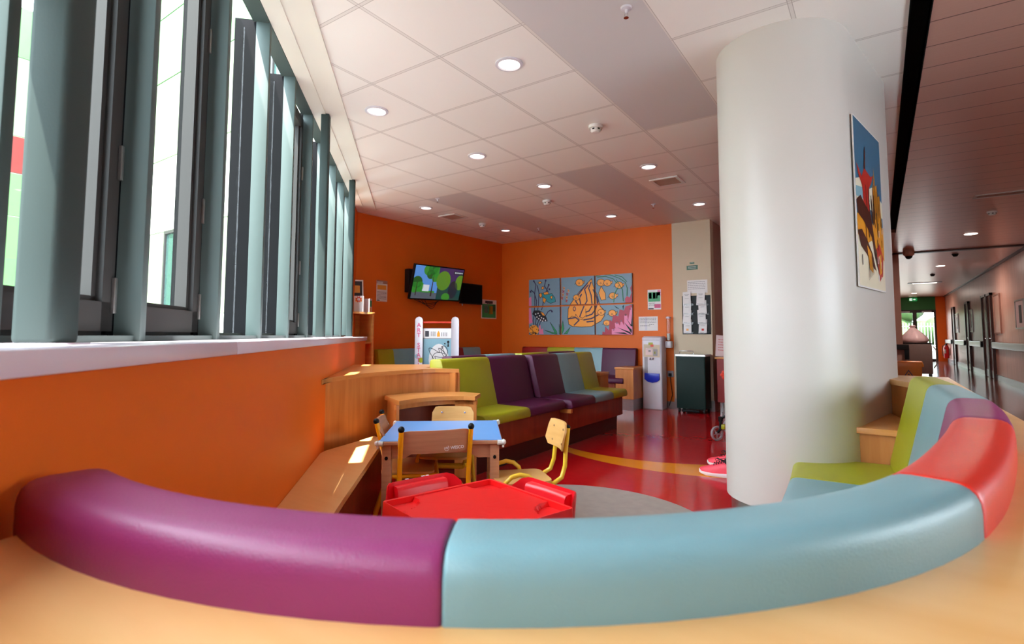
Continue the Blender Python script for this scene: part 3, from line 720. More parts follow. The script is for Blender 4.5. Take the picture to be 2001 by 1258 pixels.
# ================================================================== LEFT SIDE TIMBER
e = empty('wall_bench', (*W(-0.2, 0.8), 0), 0, 'bare beech bench running along the orange wall under the windows', 'bench')
wb = (-W(-0.2, 0.8)[0], -W(-0.2, 0.8)[1], 0)
bench = [W(-1.10, 0.622), W(0.60, 0.622), (-0.02, 0.93), (-0.09, 1.22), (-0.14, 1.40), (0.03, 1.33), (0.18, 1.152), (0.54, 0.736), (0.836, 0.389), (0.989, 0.215), W(-0.75, 0.83), W(-1.10, 0.80)]
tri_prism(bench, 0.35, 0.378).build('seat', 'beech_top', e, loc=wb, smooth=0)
pan = [(-0.02, 1.36), (0.15, 1.14), (0.515, 0.72), (0.81, 0.37), (0.96, 0.20), W(-0.75, 0.81), W(-1.08, 0.78)]
sweep(pan, [(0, 0.0), (0, 0.35), (-0.018, 0.35), (-0.018, 0.0)], 0).build('front_panel', 'cherry', e, loc=wb)
UA = [(1.23+1.45*math.cos(math.radians(a)), 1.606+1.45*math.sin(math.radians(a))) for a in (210.4, 204, 198, 192, 186, 180, 174, 168)]
UA += [(-0.145, 2.0), (0.02, 2.09)]
cu = empty('curved_counter', (-0.5, 1.7, 0), 0, 'curved beech counter with a sunlit top at the far end of the window wall', 'counter')
cl = (0.5, -1.7, 0)
poly = UA+[(-0.345, 2.095), (-0.385, 2.30), (-0.62, 2.44), W(2.25, 0.622), W(0.58, 0.622)]
tri_prism(poly, 0.772, 0.80).build('top', 'beech', cu, loc=cl, smooth=0)
UI = offs(UA, 0.015)
sweep(UI, [(0, 0.0), (0, 0.772), (0.02, 0.772), (0.02, 0.0)], 0).build('front_panel', 'beech_v', cu, loc=cl)
f = MB(); f.prism([(0.005, 2.065), (0.005, 2.085), (-0.35, 2.085), (-0.35, 2.065)], 0, 0.772); f.prism([(-0.61, 2.43), (-0.39, 2.29), (-0.40, 2.27), (-0.62, 2.41)], 0, 0.772)
f.build('side_panel', 'beech_v', cu, loc=cl, smooth=0)
# low cabinet
lc = empty('curved_low_cabinet', (0.1, 1.7, 0), 0, 'low curved beech cabinet with an open dark niche in front of the counter', 'cabinet')
ll = (-0.1, -1.7, 0)
fr_ = catmull([(0.118, 1.376), (0.108, 1.49), (0.120, 1.61), (0.155, 1.71), (0.205, 1.785), (0.275, 1.840), (0.360, 1.862)], 3)
bk_ = [(0.262, 2.05), (0.10, 2.06), (-0.10, 1.92), (-0.19, 1.75), (-0.21, 1.545)]
tri_prism(fr_+bk_, 0.604, 0.632).build('top', 'beech', lc, loc=ll, smooth=0)
fi = offs(fr_, 0.022)
npier = 13
f = MB()
tri = fi[:3]+[(fi[2][0]-0.02, fi[2][1]+0.005), (0.072, 1.425)]
f.prism([fi[0], fi[1], (fi[1][0]-0.022, fi[1][1]), (fi[0][0]-0.022, fi[0][1]+0.01)], 0, 0.604)
right = fi[npier:]
f.prism(right+[(right[-1][0]-0.012, right[-1][1]+0.02), (right[0][0]-0.012, right[0][1]+0.02)], 0, 0.604)
f.prism([fi[0], (fi[0][0]+0.006, fi[0][1]+0.02), (-0.185, 1.575), (-0.19, 1.555)], 0, 0.604)
f.prism([right[-1], (right[-1][0]-0.02, right[-1][1]-0.008), (0.225, 2.02), (0.245, 2.03)], 0, 0.604)
f.build('frame', 'beech_v', lc, loc=ll, smooth=0)
sweep(fi, [(0.0, 0.572), (0.0, 0.604), (0.02, 0.604), (0.02, 0.572)], 0).build('top_rail', 'beech_v', lc, loc=ll)
sweep([(-0.18, 1.60), (-0.16, 1.74), (-0.08, 1.89), (0.10, 2.02)], [(0, 0), (0, 0.60), (-0.012, 0.60), (-0.012, 0)], 0).build('back_panel', 'cherry', lc, loc=ll)
tri_prism([fi[k] for k in range(0, len(fi), 2)]+[(0.22, 2.0), (0.10, 2.0), (-0.08, 1.88), (-0.15, 1.74), (-0.165, 1.60)], 0.0, 0.06).build('bottom', 'cherry', lc, loc=ll, smooth=0)

# ================================================================== SOFAS
def sofa(name, x_front, y0, y1, seams, cols, label, group, facing=1, z=0.0, arm=False, xb=None, top=0.866):
    """bench sofa running along Y, facing +x (facing=1) or -x (-1)"""
    e = empty(name, (x_front-facing*0.3, (y0+y1)/2, 0), 0, label, 'sofa', group); off = (-e.location.x, -e.location.y, 0)
    sp = bezier_round([(-0.56, 0.37), (-0.56, 0.46), (0.0, 0.455), (0.005, 0.375), (-0.03, 0.37)], [0.01, 0.02, 0.045, 0.02, 0.01], 4)
    bp = bezier_round([(-0.34, 0.445), (-0.445, top), (-0.57, top), (-0.57, 0.45)], [0.015, 0.03, 0.03, 0.01], 4)
    ys = [y0]+seams+[y1]
    def path(a, b): return [(x_front, b), (x_front, (a+b)/2), (x_front, a)] if facing > 0 else [(x_front, a), (x_front, (a+b)/2), (x_front, b)]
    for (a, b, m) in zip(ys[:-1], ys[1:], cols):
        sweep(path(a+0.0005, b-0.0005), sp, 0.006).build('seat_cushion', m, e, loc=off, smooth=50)['label'] = m.split('_')[1]+' seat cushion'
        sweep(path(a+0.0005, b-0.0005), bp, 0.006).build('back_cushion', m, e, loc=off, smooth=50)['label'] = m.split('_')[1]+' back cushion'
    f = MB(); xa, xb_ = sorted((x_front-facing*0.05, x_front-facing*0.56)); f.box(xa, xb_, y0+0.01, y1-0.02, 0.165, 0.372); f.build('base', 'cherry', e, loc=off, bevel=0.003)
    f = MB(); xa, xb_ = sorted((x_front-facing*0.12, x_front-facing*0.54)); f.box(xa, xb_, y0+0.02, y1-0.03, 0.0, 0.165); f.build('plinth', 'dark_kick', e, loc=off, smooth=0)
    f = MB(); xa, xb_ = sorted((x_front-facing*0.565, x_front-facing*0.60)); f.box(xa, xb_, y0+0.01, y1-0.01, 0.0, 0.80); f.build('back_panel', 'cherry', e, loc=off, smooth=0)
    return e
sofa('bench_sofa', 0.265, 2.105, 3.34, [2.735], ['vinyl_lime', 'vinyl_purple_shade'], 'near bench sofa of lime and purple cushions beside the curved counter', 'back to back bench sofas')
s2 = sofa('bench_sofa', 0.315, 3.375, 4.70, [3.875, 4.325], ['vinyl_purple_shade', 'vinyl_teal', 'vinyl_lime'], 'farther bench sofa of purple, teal and lime cushions facing the red floor', 'back to back bench sofas')
f = MB(); f.box(0.20, 0.315, 3.35, 3.385, 0.335, 0.37); f.build('support_block', 'beech', s2, loc=(-s2.location.x, -s2.location.y, 0), smooth=0)
sofa('bench_sofa', -0.975, 2.50, 3.50, [3.0], ['vinyl_purple_shade', 'vinyl_teal'], 'rear facing bench sofa, its purple and teal back tops showing behind the lime cushion', 'back to back bench sofas', -1, top=0.873)
sofa('bench_sofa', -0.925, 3.55, 4.72, [4.10], ['vinyl_lime', 'vinyl_purple_shade'], 'rear facing bench sofa, its lime back top showing behind the far sofa', 'back to back bench sofas', -1, top=0.873)
e = empty('timber_armrest', (-0.17, 4.95, 0), 0, 'square beech armrest box standing just behind the lime end of the far sofa', 'armrest')
f = MB(); f.box(-0.09, 0.09, -0.12, 0.14, 0.575, 0.61); f.build('top', 'beech', e, bevel=0.003)
f = MB(); f.box(-0.08, 0.08, -0.11, 0.13, 0.0, 0.575); f.build('body', 'beech_v', e, smooth=0)
# bench along the back wall
bb = empty('wall_sofa', (-1.3, 6.3, 0), 0, 'long bench along the far orange wall under the fish pictures, red, green, teal and purple', 'sofa')
off = (1.3, -6.3, 0)
sp = bezier_round([(0.02, 0.37), (0.02, 0.46), (0.60, 0.455), (0.605, 0.375), (0.57, 0.37)], [0.01, 0.02, 0.045, 0.02, 0.01], 4)
bp = bezier_round([(0.01, 0.45), (0.01, 0.868), (0.09, 0.868), (0.17, 0.45)], [0.01, 0.02, 0.03, 0.015], 4)
def ypath(a, b, y): return [(b, y), ((a+b)/2, y), (a, y)]
xs = [-2.37, -1.87, -1.365, -0.865, -0.32]
for a, b, m in zip(xs[:-1], xs[1:], ['vinyl_darkred', 'vinyl_lime', 'vinyl_teal', 'vinyl_purple_shade']):
    sweep(ypath(a, b, 6.68), sp, 0.006).build('seat_cushion', m, bb, loc=off, smooth=50); sweep(ypath(a, b, 6.68), bp, 0.006).build('back_cushion', m, bb, loc=off, smooth=50)
f = MB(); f.box(-2.37, -0.47, 6.14, 6.66, 0.16, 0.372); f.build('base', 'cherry', bb, loc=off, smooth=0)
f = MB(); f.box(-2.36, -0.48, 6.2, 6.66, 0.0, 0.16); f.build('plinth', 'steel', bb, loc=off, smooth=0)
f = MB(); f.box(-0.44, -0.17, 6.10, 6.675, 0.16, 0.575); o = f.build('armrest', 'beech_v', bb, loc=off, smooth=0)
f = MB(); f.box(-0.45, -0.16, 6.09, 6.68, 0.575, 0.605); f.build('armrest_top', 'beech', o, bevel=0.003)
f = MB(); f.box(-0.43, -0.18, 6.12, 6.67, 0.0, 0.16); f.build('armrest_skirting', 'steel', o, smooth=0)
# bench along the television wall
tb = empty('wall_sofa', (-2.7, 5.0, 0), 0, 'long bench along the orange television wall, lime, teal and red backs behind the easel', 'sofa')
off = (2.7, -5.0, 0)
def tvx(y): return TVA[0]+(TVB[0]-TVA[0])*(TVA[1]-y)/(TVA[1]-TVB[1])
ys = [3.86, 4.13, 4.62, 5.08, 5.56, 5.98]
for a, b, m in zip(ys[:-1], ys[1:], ['vinyl_lime', 'vinyl_teal', 'vinyl_teal', 'vinyl_darkred', 'vinyl_teal']):
    P = [(tvx(b)+0.01, b), (tvx(a)+0.01, a)]
    sweep([P[0], ((P[0][0]+P[1][0])/2, (a+b)/2), P[1]], sp, 0.006).build('seat_cushion', m, tb, loc=off, smooth=50); sweep([P[0], ((P[0][0]+P[1][0])/2, (a+b)/2), P[1]], bp, 0.006).build('back_cushion', m, tb, loc=off, smooth=50)
f = MB(); f.box(-2.92, -2.42, 3.88, 5.96, 0.0, 0.372); f.build('base', 'cherry', tb, loc=off, smooth=0)

# ================================================================== BLUE TABLE AND ITS CHAIRS
tc = Vector((0.629, 1.244)); ta = math.radians(38.8)
tt = empty('play_table', (tc.x, tc.y, 0), ta, 'small square table with a blue top and pale wooden legs', 'table')
f = MB(); f.box(-0.335, 0.335, -0.335, 0.335, 0.469, 0.487, 'beech_pink'); f.build('table_edge', None, tt, bevel=0.004)
f = MB(); f.box(-0.330, 0.330, -0.330, 0.330, 0.487, 0.490); f.build('tabletop', 'blue_laminate', tt, smooth=0)
for sx, sy in ((1, 1), (1, -1), (-1, 1), (-1, -1)):
    f = MB(); x, y = sx*0.292, sy*0.292; f.box(x-0.025, x+0.025, y-0.025, y+0.025, 0.0, 0.469); o = f.build('leg', 'beech_pink', tt, bevel=0.004)
    f = MB(); f.lathe([(0.0001, 0), (0.009, 0), (0.009, 0.006), (0.0001, 0.008)], 0, 0, None, 10, T=Matrix.Translation((x, y+sy*0.025, 0.405)) @ Matrix.Rotation(-sy*PI/2, 4, 'X')); f.build('bolt', 'black_plastic', o)
    f = MB(); cx_, cy_ = sx*0.337, sy*0.337
    f.tube([(cx_-sx*0.03, cy_+sy*0.003, 0.478), (cx_, cy_, 0.478), (cx_+sx*0.003, cy_-sy*0.03, 0.478)], 0.012, None, 8); f.sphere((cx_+sx*0.004, cy_+sy*0.004, 0.48), 0.013, None, 8)
    f.tube([(cx_, cy_, 0.48), (cx_, cy_, 0.455)], 0.006, None, 8)
    f.build('corner_guard', 'clear_plastic', tt)
for a in range(4):
    f = MB(); T = Matrix.Rotation(a*PI/2, 4, 'Z')
    pts = [(-0.268, 0.469), (-0.268, 0.40), (-0.20, 0.40), (-0.15, 0.425), (0.15, 0.425), (0.20, 0.40), (0.268, 0.40), (0.268, 0.469)]
    R = Matrix(((1, 0, 0, 0), (0, 0, 1, 0.285), (0, 1, 0, 0), (0, 0, 0, 1))); f.prism(pts, 0, 0.016, T=T @ R); f.build('apron', 'beech_pink', tt, smooth=0)

def kids_chair(kind, label, hs=0.30):
    """faces local +y; origin on the floor below the seat centre"""
    e = empty('school_chair', (0, 0, 0), 0, label, 'chair', 'small school chairs round the blue table')
    tube_m = 'yellow_tube' if kind == 'capped' else 'yellow_tube2'; wood = 'beech_pink' if kind == 'capped' else 'plywood'
    hw = 0.176 if kind == 'capped' else 0.135
    # seat: rounded ply panel, slightly dished
    yb0 = -0.17 if kind == 'capped' else -0.14
    pr_ = bezier_round([(-hw+0.005, yb0), (hw-0.005, yb0), (hw+0.008, yb0+0.29), (-hw-0.008, yb0+0.29)], [0.05, 0.05, 0.045, 0.045], 5)
    f = MB(); f.prism(pr_, hs, hs+0.011); f.build('seat', 'plywood' if kind == 'tube' else 'beech', e, bevel=0.003)
    for sx in (-1, 1):
        if kind == 'capped':
            f = MB(); f.tube([(sx*hw, -0.225, 0.0), (sx*hw, -0.172, 0.16), (sx*hw, -0.136, 0.27), (sx*hw, -0.138, 0.34), (sx*hw, -0.158, 0.43), (sx*hw, -0.195, 0.575)], 0.0125, None, 12); o = f.build('leg', tube_m, e)
            f = MB(); f.sphere((sx*hw, -0.1955, 0.578), 0.0165, None, 12); f.build('cap', 'black_plastic', o)
            f = MB(); f.tube([(sx*(hw+0.01), 0.155, 0.0), (sx*(hw-0.005), 0.13, hs-0.02)], 0.0125, None, 12); f.build('leg', tube_m, e)
            f = MB(); f.tube([(sx*hw, -0.137, hs-0.012), (sx*(hw-0.01), 0.0, hs-0.012), (sx*(hw-0.02), 0.135, hs-0.012)], 0.011, None, 10); f.build('seat_rail', tube_m, e)
        else:
            f = MB(); f.tube([(sx*(hw-0.02), 0.10, 0.286), (sx*(hw-0.03), -0.05, 0.286), (sx*(hw-0.035), -0.15, 0.29), (sx*(hw-0.04), -0.195, 0.315), (sx*(hw-0.045), -0.215, 0.37), (sx*(hw-0.05), -0.222, 0.45), (sx*(hw-0.05), -0.235, 0.56)], 0.0115, None, 12); o = f.build('back_post', tube_m, e)
            f = MB(); f.sphere((sx*(hw-0.05), -0.2353, 0.562), 0.0125, None, 10); f.build('cap', 'black_plastic', o)
            lp = [(sx*(hw+0.03), 0.17, 0.0), (sx*(hw+0.022), 0.13, 0.24)]
            for j in range(7):
                a = PI*j/6; lp.append((sx*(hw+0.016), 0.045+0.085*math.cos(a), 0.285+0.07*math.sin(a)))
            lp += [(sx*(hw+0.022), -0.025, 0.22), (sx*(hw+0.03), -0.17, 0.0)]
            f = MB(); f.tube(lp, 0.0115, None, 12); f.build('leg', tube_m, e)
    if kind == 'capped':
        f = MB(); f.tube([(-hw, 0.133, hs-0.012), (hw, 0.133, hs-0.012)], 0.011, None, 10); f.tube([(-hw, -0.137, hs-0.012), (hw, -0.137, hs-0.012)], 0.011, None, 10); f.build('crossbar', tube_m, e)
    else:
        f = MB(); f.tube([(-hw+0.02, 0.10, 0.286), (hw-0.02, 0.10, 0.286)], 0.011, None, 10); f.tube([(-hw-0.016, 0.055, 0.285), (hw+0.016, 0.055, 0.285)], 0.010, None, 10); f.build('crossbar', tube_m, e)
    # backrest: curved ply
    bw = hw+0.012 if kind == 'capped' else hw; z0, z1 = (0.455, 0.568) if kind == 'capped' else (0.445, 0.582)
    rings = []; n = 14
    for i in range(n+1):
        u = -1+2*i/n; x = u*bw; dip = 0.035*u*u if kind == 'capped' else 0.028*u*u
        yb = -0.155+dip-0.030 if kind == 'capped' else -0.189+dip-0.028
        r = 0.035*max(0, (abs(u)-0.80)/0.20)**2
        za, zb = z0+r, z1-r; lean = -0.026 if kind == 'capped' else -0.02
        rings.append([Vector((x, yb+0.010, za)), Vector((x, yb, za)), Vector((x, yb+lean, zb)), Vector((x, yb+lean+0.010, zb))])
    f = MB(); f.rings(rings); b_ = f.build('backrest', wood, e, smooth=50)
    for sx in (-1, 1):
        f = MB()
        for z in ((z0+0.03, z1-0.035) if kind == 'tube' else (z0+0.05,)):
            xx = sx*(bw-0.06 if kind == 'tube' else bw-0.012); u = xx/bw; dip = 0.028*u*u if kind == 'tube' else 0.035*u*u
            yb = -0.189-0.028+dip+ -0.02*(z-z0)/(z1-z0) + 0.011 if kind == 'tube' else -0.155-0.030+dip+0.011-0.026*(z-z0)/(z1-z0)
            f.lathe([(0.006, 0), (0.006, 0.002), (0.0001, 0.004)], 0, 0, None, 10, T=Matrix.Translation((xx, yb, z)) @ Matrix.Rotation(-PI/2, 4, 'X'))
        f.build('bolt', 'chrome', b_)
    return e
def place(e, x, y, fx, fy): e.location = (x, y, 0); e.rotation_euler = (0, 0, math.atan2(fy, fx)-PI/2); return e
nr = kids_chair('capped', 'yellow framed school chair nearest the camera, its curved wooden back facing us', 0.24)
pd = Vector((0.895-0.667, 1.162-0.869)).normalized(); fdir = Vector((-pd.y, pd.x)); mid = Vector((0.861, 0.930))
cpos = mid+fdir*0.195; place(nr, cpos.x, cpos.y, fdir.x, fdir.y)
T = plane_T((0, 0, 0), (1, 0, 0)); T.translation = (0.085, -0.2315, 0.478)
b_ = [c_ for c_ in nr.children if c_.name.startswith('backrest')][0]
lg = text('lettering', 'WESCO', 0.021, Matrix.Translation((0.107, -0.1815, 0.477)) @ Matrix.Rotation(math.radians(12), 4, 'Z') @ Matrix.Rotation(math.radians(90), 4, 'X'), 'art_white', b_)
ring_ = MB(); ring_.tube([(0.052+0.0125*math.cos(2*PI*i/16), -0.1885, 0.4775+0.0125*math.sin(2*PI*i/16)) for i in range(17)], 0.0012, None, 6); ring_.build('logo_ring', 'art_white', b_)
text('logo_letter', 'W', 0.018, Matrix.Translation((0.052, -0.1890, 0.4775)) @ Matrix.Rotation(math.radians(90), 4, 'X'), 'art_white', b_)
lf = kids_chair('capped', 'yellow framed school chair seen side on between the wooden bench and blue table')
pd = Vector((0.10-0.352, 1.246-0.983)).normalized(); fdir = Vector((pd.y, -pd.x)); mid = Vector((0.330, 1.023)); cpos = mid+fdir*0.195; place(lf, cpos.x, cpos.y, fdir.x, fdir.y)
fr = kids_chair('tube', 'school chair beyond the blue table, only its plain wooden back with two bolts showing', 0.335)
pd = Vector((0.427-0.208, 1.79-1.66)).normalized(); fdir = Vector((pd.y, -pd.x)); mid = Vector((0.418, 1.567)); cpos = mid+fdir*0.215; place(fr, cpos.x, cpos.y, fdir.x, fdir.y)
rg_ = kids_chair('tube', 'school chair with pale yellow hoops standing on the red floor by the grey circle')
fdir = Vector((-0.66, -0.75)).normalized(); cpos = Vector((1.262, 1.462))+fdir*0.215; place(rg_, cpos.x, cpos.y, fdir.x, fdir.y)

tt.scale = (0.952, 0.952, 1.061)
for c_ in (nr, lf, fr, rg_): c_.scale = (1, 1, 1.03)

# ================================================================== RED PLASTIC TABLE AND CHAIRS
q = [Vector((1.144, 0.324)), Vector((1.284, 0.804)), Vector((1.781, 0.658))]; q.append(q[0]+q[2]-q[1]); rc = (q[0]+q[2])/2
ra = math.atan2((q[2]-q[1]).y, (q[2]-q[1]).x); RH = 0.254
rt_ = empty('plastic_table', (rc.x, rc.y, 0), ra, 'square red plastic play table with moulded corner cups', 'table')
f = MB(); n = 26
def rz_top(x, y):
    z = 0.433
    for sx in (-1, 1):
        for sy in (-1, 1):
            d = math.hypot(x-sx*RH*0.93, y-sy*RH*0.93)
            if d < 0.112: z = 0.416
    return z
N = 60; vs = []; fs = []
for i in range(N+1):
    for j in range(N+1):
        x = -RH+0.010+(2*RH-0.02)*i/N; y = -RH+0.010+(2*RH-0.02)*j/N; z = rz_top(x, y)
        a = math.atan2(y, x); g = abs(math.sin(a*4+0.4)); rr = math.hypot(x, y)
        if z > 0.43 and g < 0.035*0.25/max(rr, 0.03) and rr > 0.02: z -= 0.0006
        vs.append((x, y, z))
for i in range(N):
    for j in range(N): a = i*(N+1)+j; fs.append((a, a+N+1, a+N+2, a+1))
f.add(vs, fs, None); f.build('tabletop', 'red_plastic', rt_, smooth=30)
f = MB(); out_ = bezier_round([(-RH, -RH), (RH, -RH), (RH, RH), (-RH, RH)], 0.018, 5); inn_ = bezier_round([(-RH+.009, -RH+.009), (RH-.009, -RH+.009), (RH-.009, RH-.009), (-RH+.009, RH-.009)], 0.012, 5)
sp_ = [(p[0]*1.02, p[1]*1.02, 0.30) for p in out_]
f.rings([[Vector(p) for p in sp_], [Vector((p[0], p[1], 0.437)) for p in out_], [Vector((p[0]*0.995, p[1]*0.995, 0.440)) for p in out_], [Vector((p[0], p[1], 0.438)) for p in inn_], [Vector((p[0], p[1], 0.415)) for p in inn_]], None, cap=False)
f.build('rim', 'red_plastic', rt_, smooth=50)
for sx, sy in ((1, 1), (1, -1), (-1, 1), (-1, -1)):
    f = MB(); T = Matrix.Scale(sx, 4, (1, 0, 0)) @ Matrix.Scale(sy, 4, (0, 1, 0))
    f.rings([[Vector((x*k, y*k, z)) for x, y in ((0.15, 0.255), (0.255, 0.255), (0.255, 0.15), (0.235, 0.15), (0.235, 0.235), (0.15, 0.235))] for z, k in ((0.30, 1.02), (0.0, 1.10))])
    for i_, v_ in enumerate(f.v): f.v[i_] = tuple(T @ Vector(v_))
    f.build('leg', 'red_plastic', rt_, smooth=0)
def red_chair(label):
    e = empty('plastic_chair', (0, 0, 0), 0, label, 'chair', 'red plastic chairs at the red table')
    # back shell: wide curved panel with a raised central pad, faces +y
    hw = 0.172; n = 18; rings = []
    for i in range(n+1):
        u = -1+2*i/n; x = u*hw; wrap = 0.060*max(0, (abs(u)-0.72)/0.28)**1.6
        drop = 0.03*max(0, (abs(u)-0.80)/0.20)**2.2
        rings.append([Vector((x, -0.15+wrap, 0.24)), Vector((x, -0.158+wrap, 0.24)), Vector((x, -0.183+wrap, 0.461-drop)), Vector((x, -0.180+wrap, 0.472-drop)), Vector((x, -0.174+wrap, 0.473-drop)), Vector((x, -0.172+wrap, 0.461-drop))])
    f = MB(); f.rings(rings); b_ = f.build('backrest', 'red_plastic2', e, smooth=50)
    rings = []
    for i in range(13):
        u = -1+2*i/12; x = u*0.115; bow = -0.012*(1-u*u)
        rings.append([Vector((x, -0.172, 0.30)), Vector((x, -0.118+bow, 0.30)), Vector((x, -0.132+bow, 0.443)), Vector((x, -0.139+bow, 0.456)), Vector((x, -0.150+bow, 0.460)), Vector((x, -0.178, 0.460))])
    f = MB(); f.rings(rings); f.build('back_pad', 'red_plastic2', b_, smooth=50)
    f = MB(); f.prism(bezier_round([(-0.165, -0.15), (0.165, -0.15), (0.17, 0.15), (-0.17, 0.15)], 0.05), 0.238, 0.262); f.build('seat', 'red_plastic2', e, bevel=0.006)
    for sx in (-1, 1):
        for sy in (-1, 1):
            f = MB(); f.rings([[Vector((sx*(a+ex), sy*(b+ey), z)) for ex, ey in ((-0.02, -0.02), (0.02, -0.02), (0.02, 0.02), (-0.02, 0.02))] for a, b, z in ((0.135, 0.12, 0.24), (0.158, 0.145, 0.0))])
            f.build('leg', 'red_plastic2', e, bevel=0.004)
    return e
uu = (q[1]-q[0]).normalized(); out1 = Vector((-uu.y, uu.x))
c1 = (q[0]+q[1])/2+uu*0.04+out1*(0.053-0.165+0.015)
r1 = red_chair('red plastic chair with white scuffs on its back, tucked beside the red table'); p1 = (q[0]+q[1])/2 - uu*0.045+out1*0.025
place(r1, p1.x-out1.x*0.11, p1.y-out1.y*0.11, -out1.x, -out1.y)
uu2 = (q[2]-q[1]).normalized(); out2 = Vector((-uu2.y, uu2.x)); p2 = (q[1]+q[2])/2+uu2*0.065+out2*0.004
r2 = red_chair('red plastic chair tucked under the red table on the side toward the grey floor circle')
place(r2, p2.x-out2.x*0.11, p2.y-out2.y*0.11, -out2.x, -out2.y)
f = MB()
for x, z in ((-0.05, 0.4655), (-0.03, 0.4655), (0.045, 0.4655)): f.box(x, x+0.014, -0.183, -0.176, z+0.008, z+0.0095)
b_ = [c_ for c_ in r1.children if c_.name.startswith('backrest')][0]; f.build('scuff', 'art_white', b_, smooth=0)

# ================================================================== TELEVISION WALL
def tvw(y, off=0.0): return Vector((tvx(y)+off, y))
tvd = (Vector(TVA)-Vector(TVB)).normalized()                     # along the wall, away from the camera
tvn = Vector((tvd.y, -tvd.x))                                    # into the room
def tvT(y, z, off=0.004): p = tvw(y); return plane_T((p.x+tvn.x*off, p.y+tvn.y*off, z), (tvd.x, tvd.y, 0))
# television, tilted down on an arm
TL, TR, BR_, BL = Vector((-2.731, 4.343, 2.082)), Vector((-2.673, 5.374, 2.108)), Vector((-2.811, 5.412, 1.595)), Vector((-2.868, 4.392, 1.585))
ctr = (TL+TR+BR_+BL)/4; xd = ((TR-TL)+(BR_-BL)).normalized(); yd = ((TL-BL)+(TR-BR_)); yd = (yd-xd*yd.dot(xd)).normalized()
T = plane_T(ctr, xd, yd); TW, TH = 1.035, 0.525
tv = empty('television', (0, 0, 0), 0, 'wall mounted television showing a bright cartoon garden scene, tilted downward', 'television'); tv.matrix_world = T
f = MB(); f.box(-TW/2, TW/2, -TH/2, TH/2, -0.045, -0.004); f.build('casing', 'black_plastic', tv, bevel=0.006)
f = MB()
for a, b, c_, d in ((-TW/2, TW/2, TH/2-0.014, TH/2), (-TW/2, TW/2, -TH/2, -TH/2+0.02), (-TW/2, -TW/2+0.014, -TH/2+.02, TH/2-.014), (TW/2-0.014, TW/2, -TH/2+.02, TH/2-.014)): f.box(a, b, c_, d, -0.006, 0.003)
f.build('bezel', 'black_plastic', tv, smooth=0)
hx, hy = TW/2-0.014, TH/2-0.014; sc_ = MB(); I = Matrix.Identity(4)
def scr(poly, m, lv):
    p = clip_rect(poly, -hx, hx, -hy, hy)
    if p: flat(sc_, p, -0.003+lv*0.0004, m, I)
scr([(-hx, -hy), (hx, -hy), (hx, hy), (-hx, hy)], 'tv_sky', 0)
scr([(-hx, -hy), (0.04, -hy), (0.04, -hy+0.10), (-hx, -hy+0.11)], 'tv_road', 1)
scr([(-hx, -0.11), (-0.05, -0.12), (-0.05, -hy+0.09), (-hx, -hy+0.10)], 'tv_leaf', 1)
for x, y, r, m in ((-0.42, 0.0, 0.10, 'tv_leaf2'), (-0.36, -0.06, 0.08, 'tv_leaf'), (-0.45, -0.08, 0.09, 'tv_leaf'), (-0.24, 0.19, 0.09, 'tv_leaf'), (-0.14, 0.22, 0.10, 'tv_leaf2'), (-0.06, 0.17, 0.10, 'tv_leaf'), (-0.18, 0.13, 0.08, 'tv_leaf2'), (-0.08, 0.08, 0.07, 'tv_leaf')): scr(blob(x, y, r, r*0.9, 18), m, 2)
scr([(-0.43, -0.2), (-0.41, -0.2), (-0.415, 0.0), (-0.425, 0.0)], 'tv_trunk', 3); scr([(-0.13, -0.2), (-0.10, -0.2), (-0.11, 0.1), (-0.12, 0.1)], 'tv_trunk', 3)
scr([(-0.30, -0.03), (-0.17, -0.03), (-0.17, -0.13), (-0.30, -0.13)], 'tv_white', 2)
scr([(0.0, -hy), (hx, -hy), (hx, hy), (-0.02, hy)], 'tv_purple', 4); scr([(0.0, -hy), (hx, -hy), (hx, -0.02), (0.0, -0.05)], 'tv_teal', 5)
for x, y, rx, ry, m in ((0.10, 0.05, 0.15, 0.15, 'tv_lime'), (0.46, 0.04, 0.10, 0.12, 'tv_lime'), (0.20, -0.20, 0.09, 0.06, 'tv_leaf'), (0.33, -0.08, 0.10, 0.14, 'tv_dark')): scr(blob(x, y, rx, ry, 22), m, 6)
scr([(0.29, 0.165), (hx, 0.155), (hx, 0.21), (0.29, 0.215)], 'tv_dark', 7)
for i in range(6): scr([(0.315+i*0.03, 0.18), (0.335+i*0.03, 0.18), (0.335+i*0.03, 0.2), (0.315+i*0.03, 0.2)], 'tv_white', 8)
sc_.build('screen', None, tv, smooth=0)
f = MB(); f.box(-0.09, 0.09, -0.12, 0.12, -0.07, -0.045); f.tube([(0, 0, -0.06), (0.0, 0.02, -0.13), (0.02, 0.03, -0.20)], 0.02, None, 10); f.build('wall_bracket', 'black_plastic', tv)
f = MB(); p = tvw(4.36)
o = MB(); o.box(-0.05, 0.05, -0.17, 0.17, 0.0, 0.10, None, T=tvT(4.45, 1.86)); tag(o.build('media_box', 'black_plastic', None, bevel=0.004), 'slim black box on the wall half hidden behind the left side of the television', 'box')
e = empty('monitor', (0, 0, 0), 0, 'smaller blank black monitor on the wall right of the television', 'monitor'); e.matrix_world = tvT(5.76, 1.745, 0.02)
f = MB(); f.box(-0.27, 0.27, -0.17, 0.17, 0.05, 0.085); f.build('casing', 'black_plastic', e, bevel=0.006)
f = MB(); f.box(-0.255, 0.255, -0.15, 0.155, 0.085, 0.0856); f.build('screen', 'gasket', e, smooth=0)
f = MB(); f.box(-0.06, 0.06, -0.06, 0.06, -0.019, 0.05); f.build('wall_bracket', 'black_plastic', e, bevel=0.003)
f = MB(); f.tube([(-0.19, -0.165, 0.05), (-0.19, -0.20, 0.05)], 0.008, None, 8); f.build('cable_plug', 'steel', e)
f = MB()
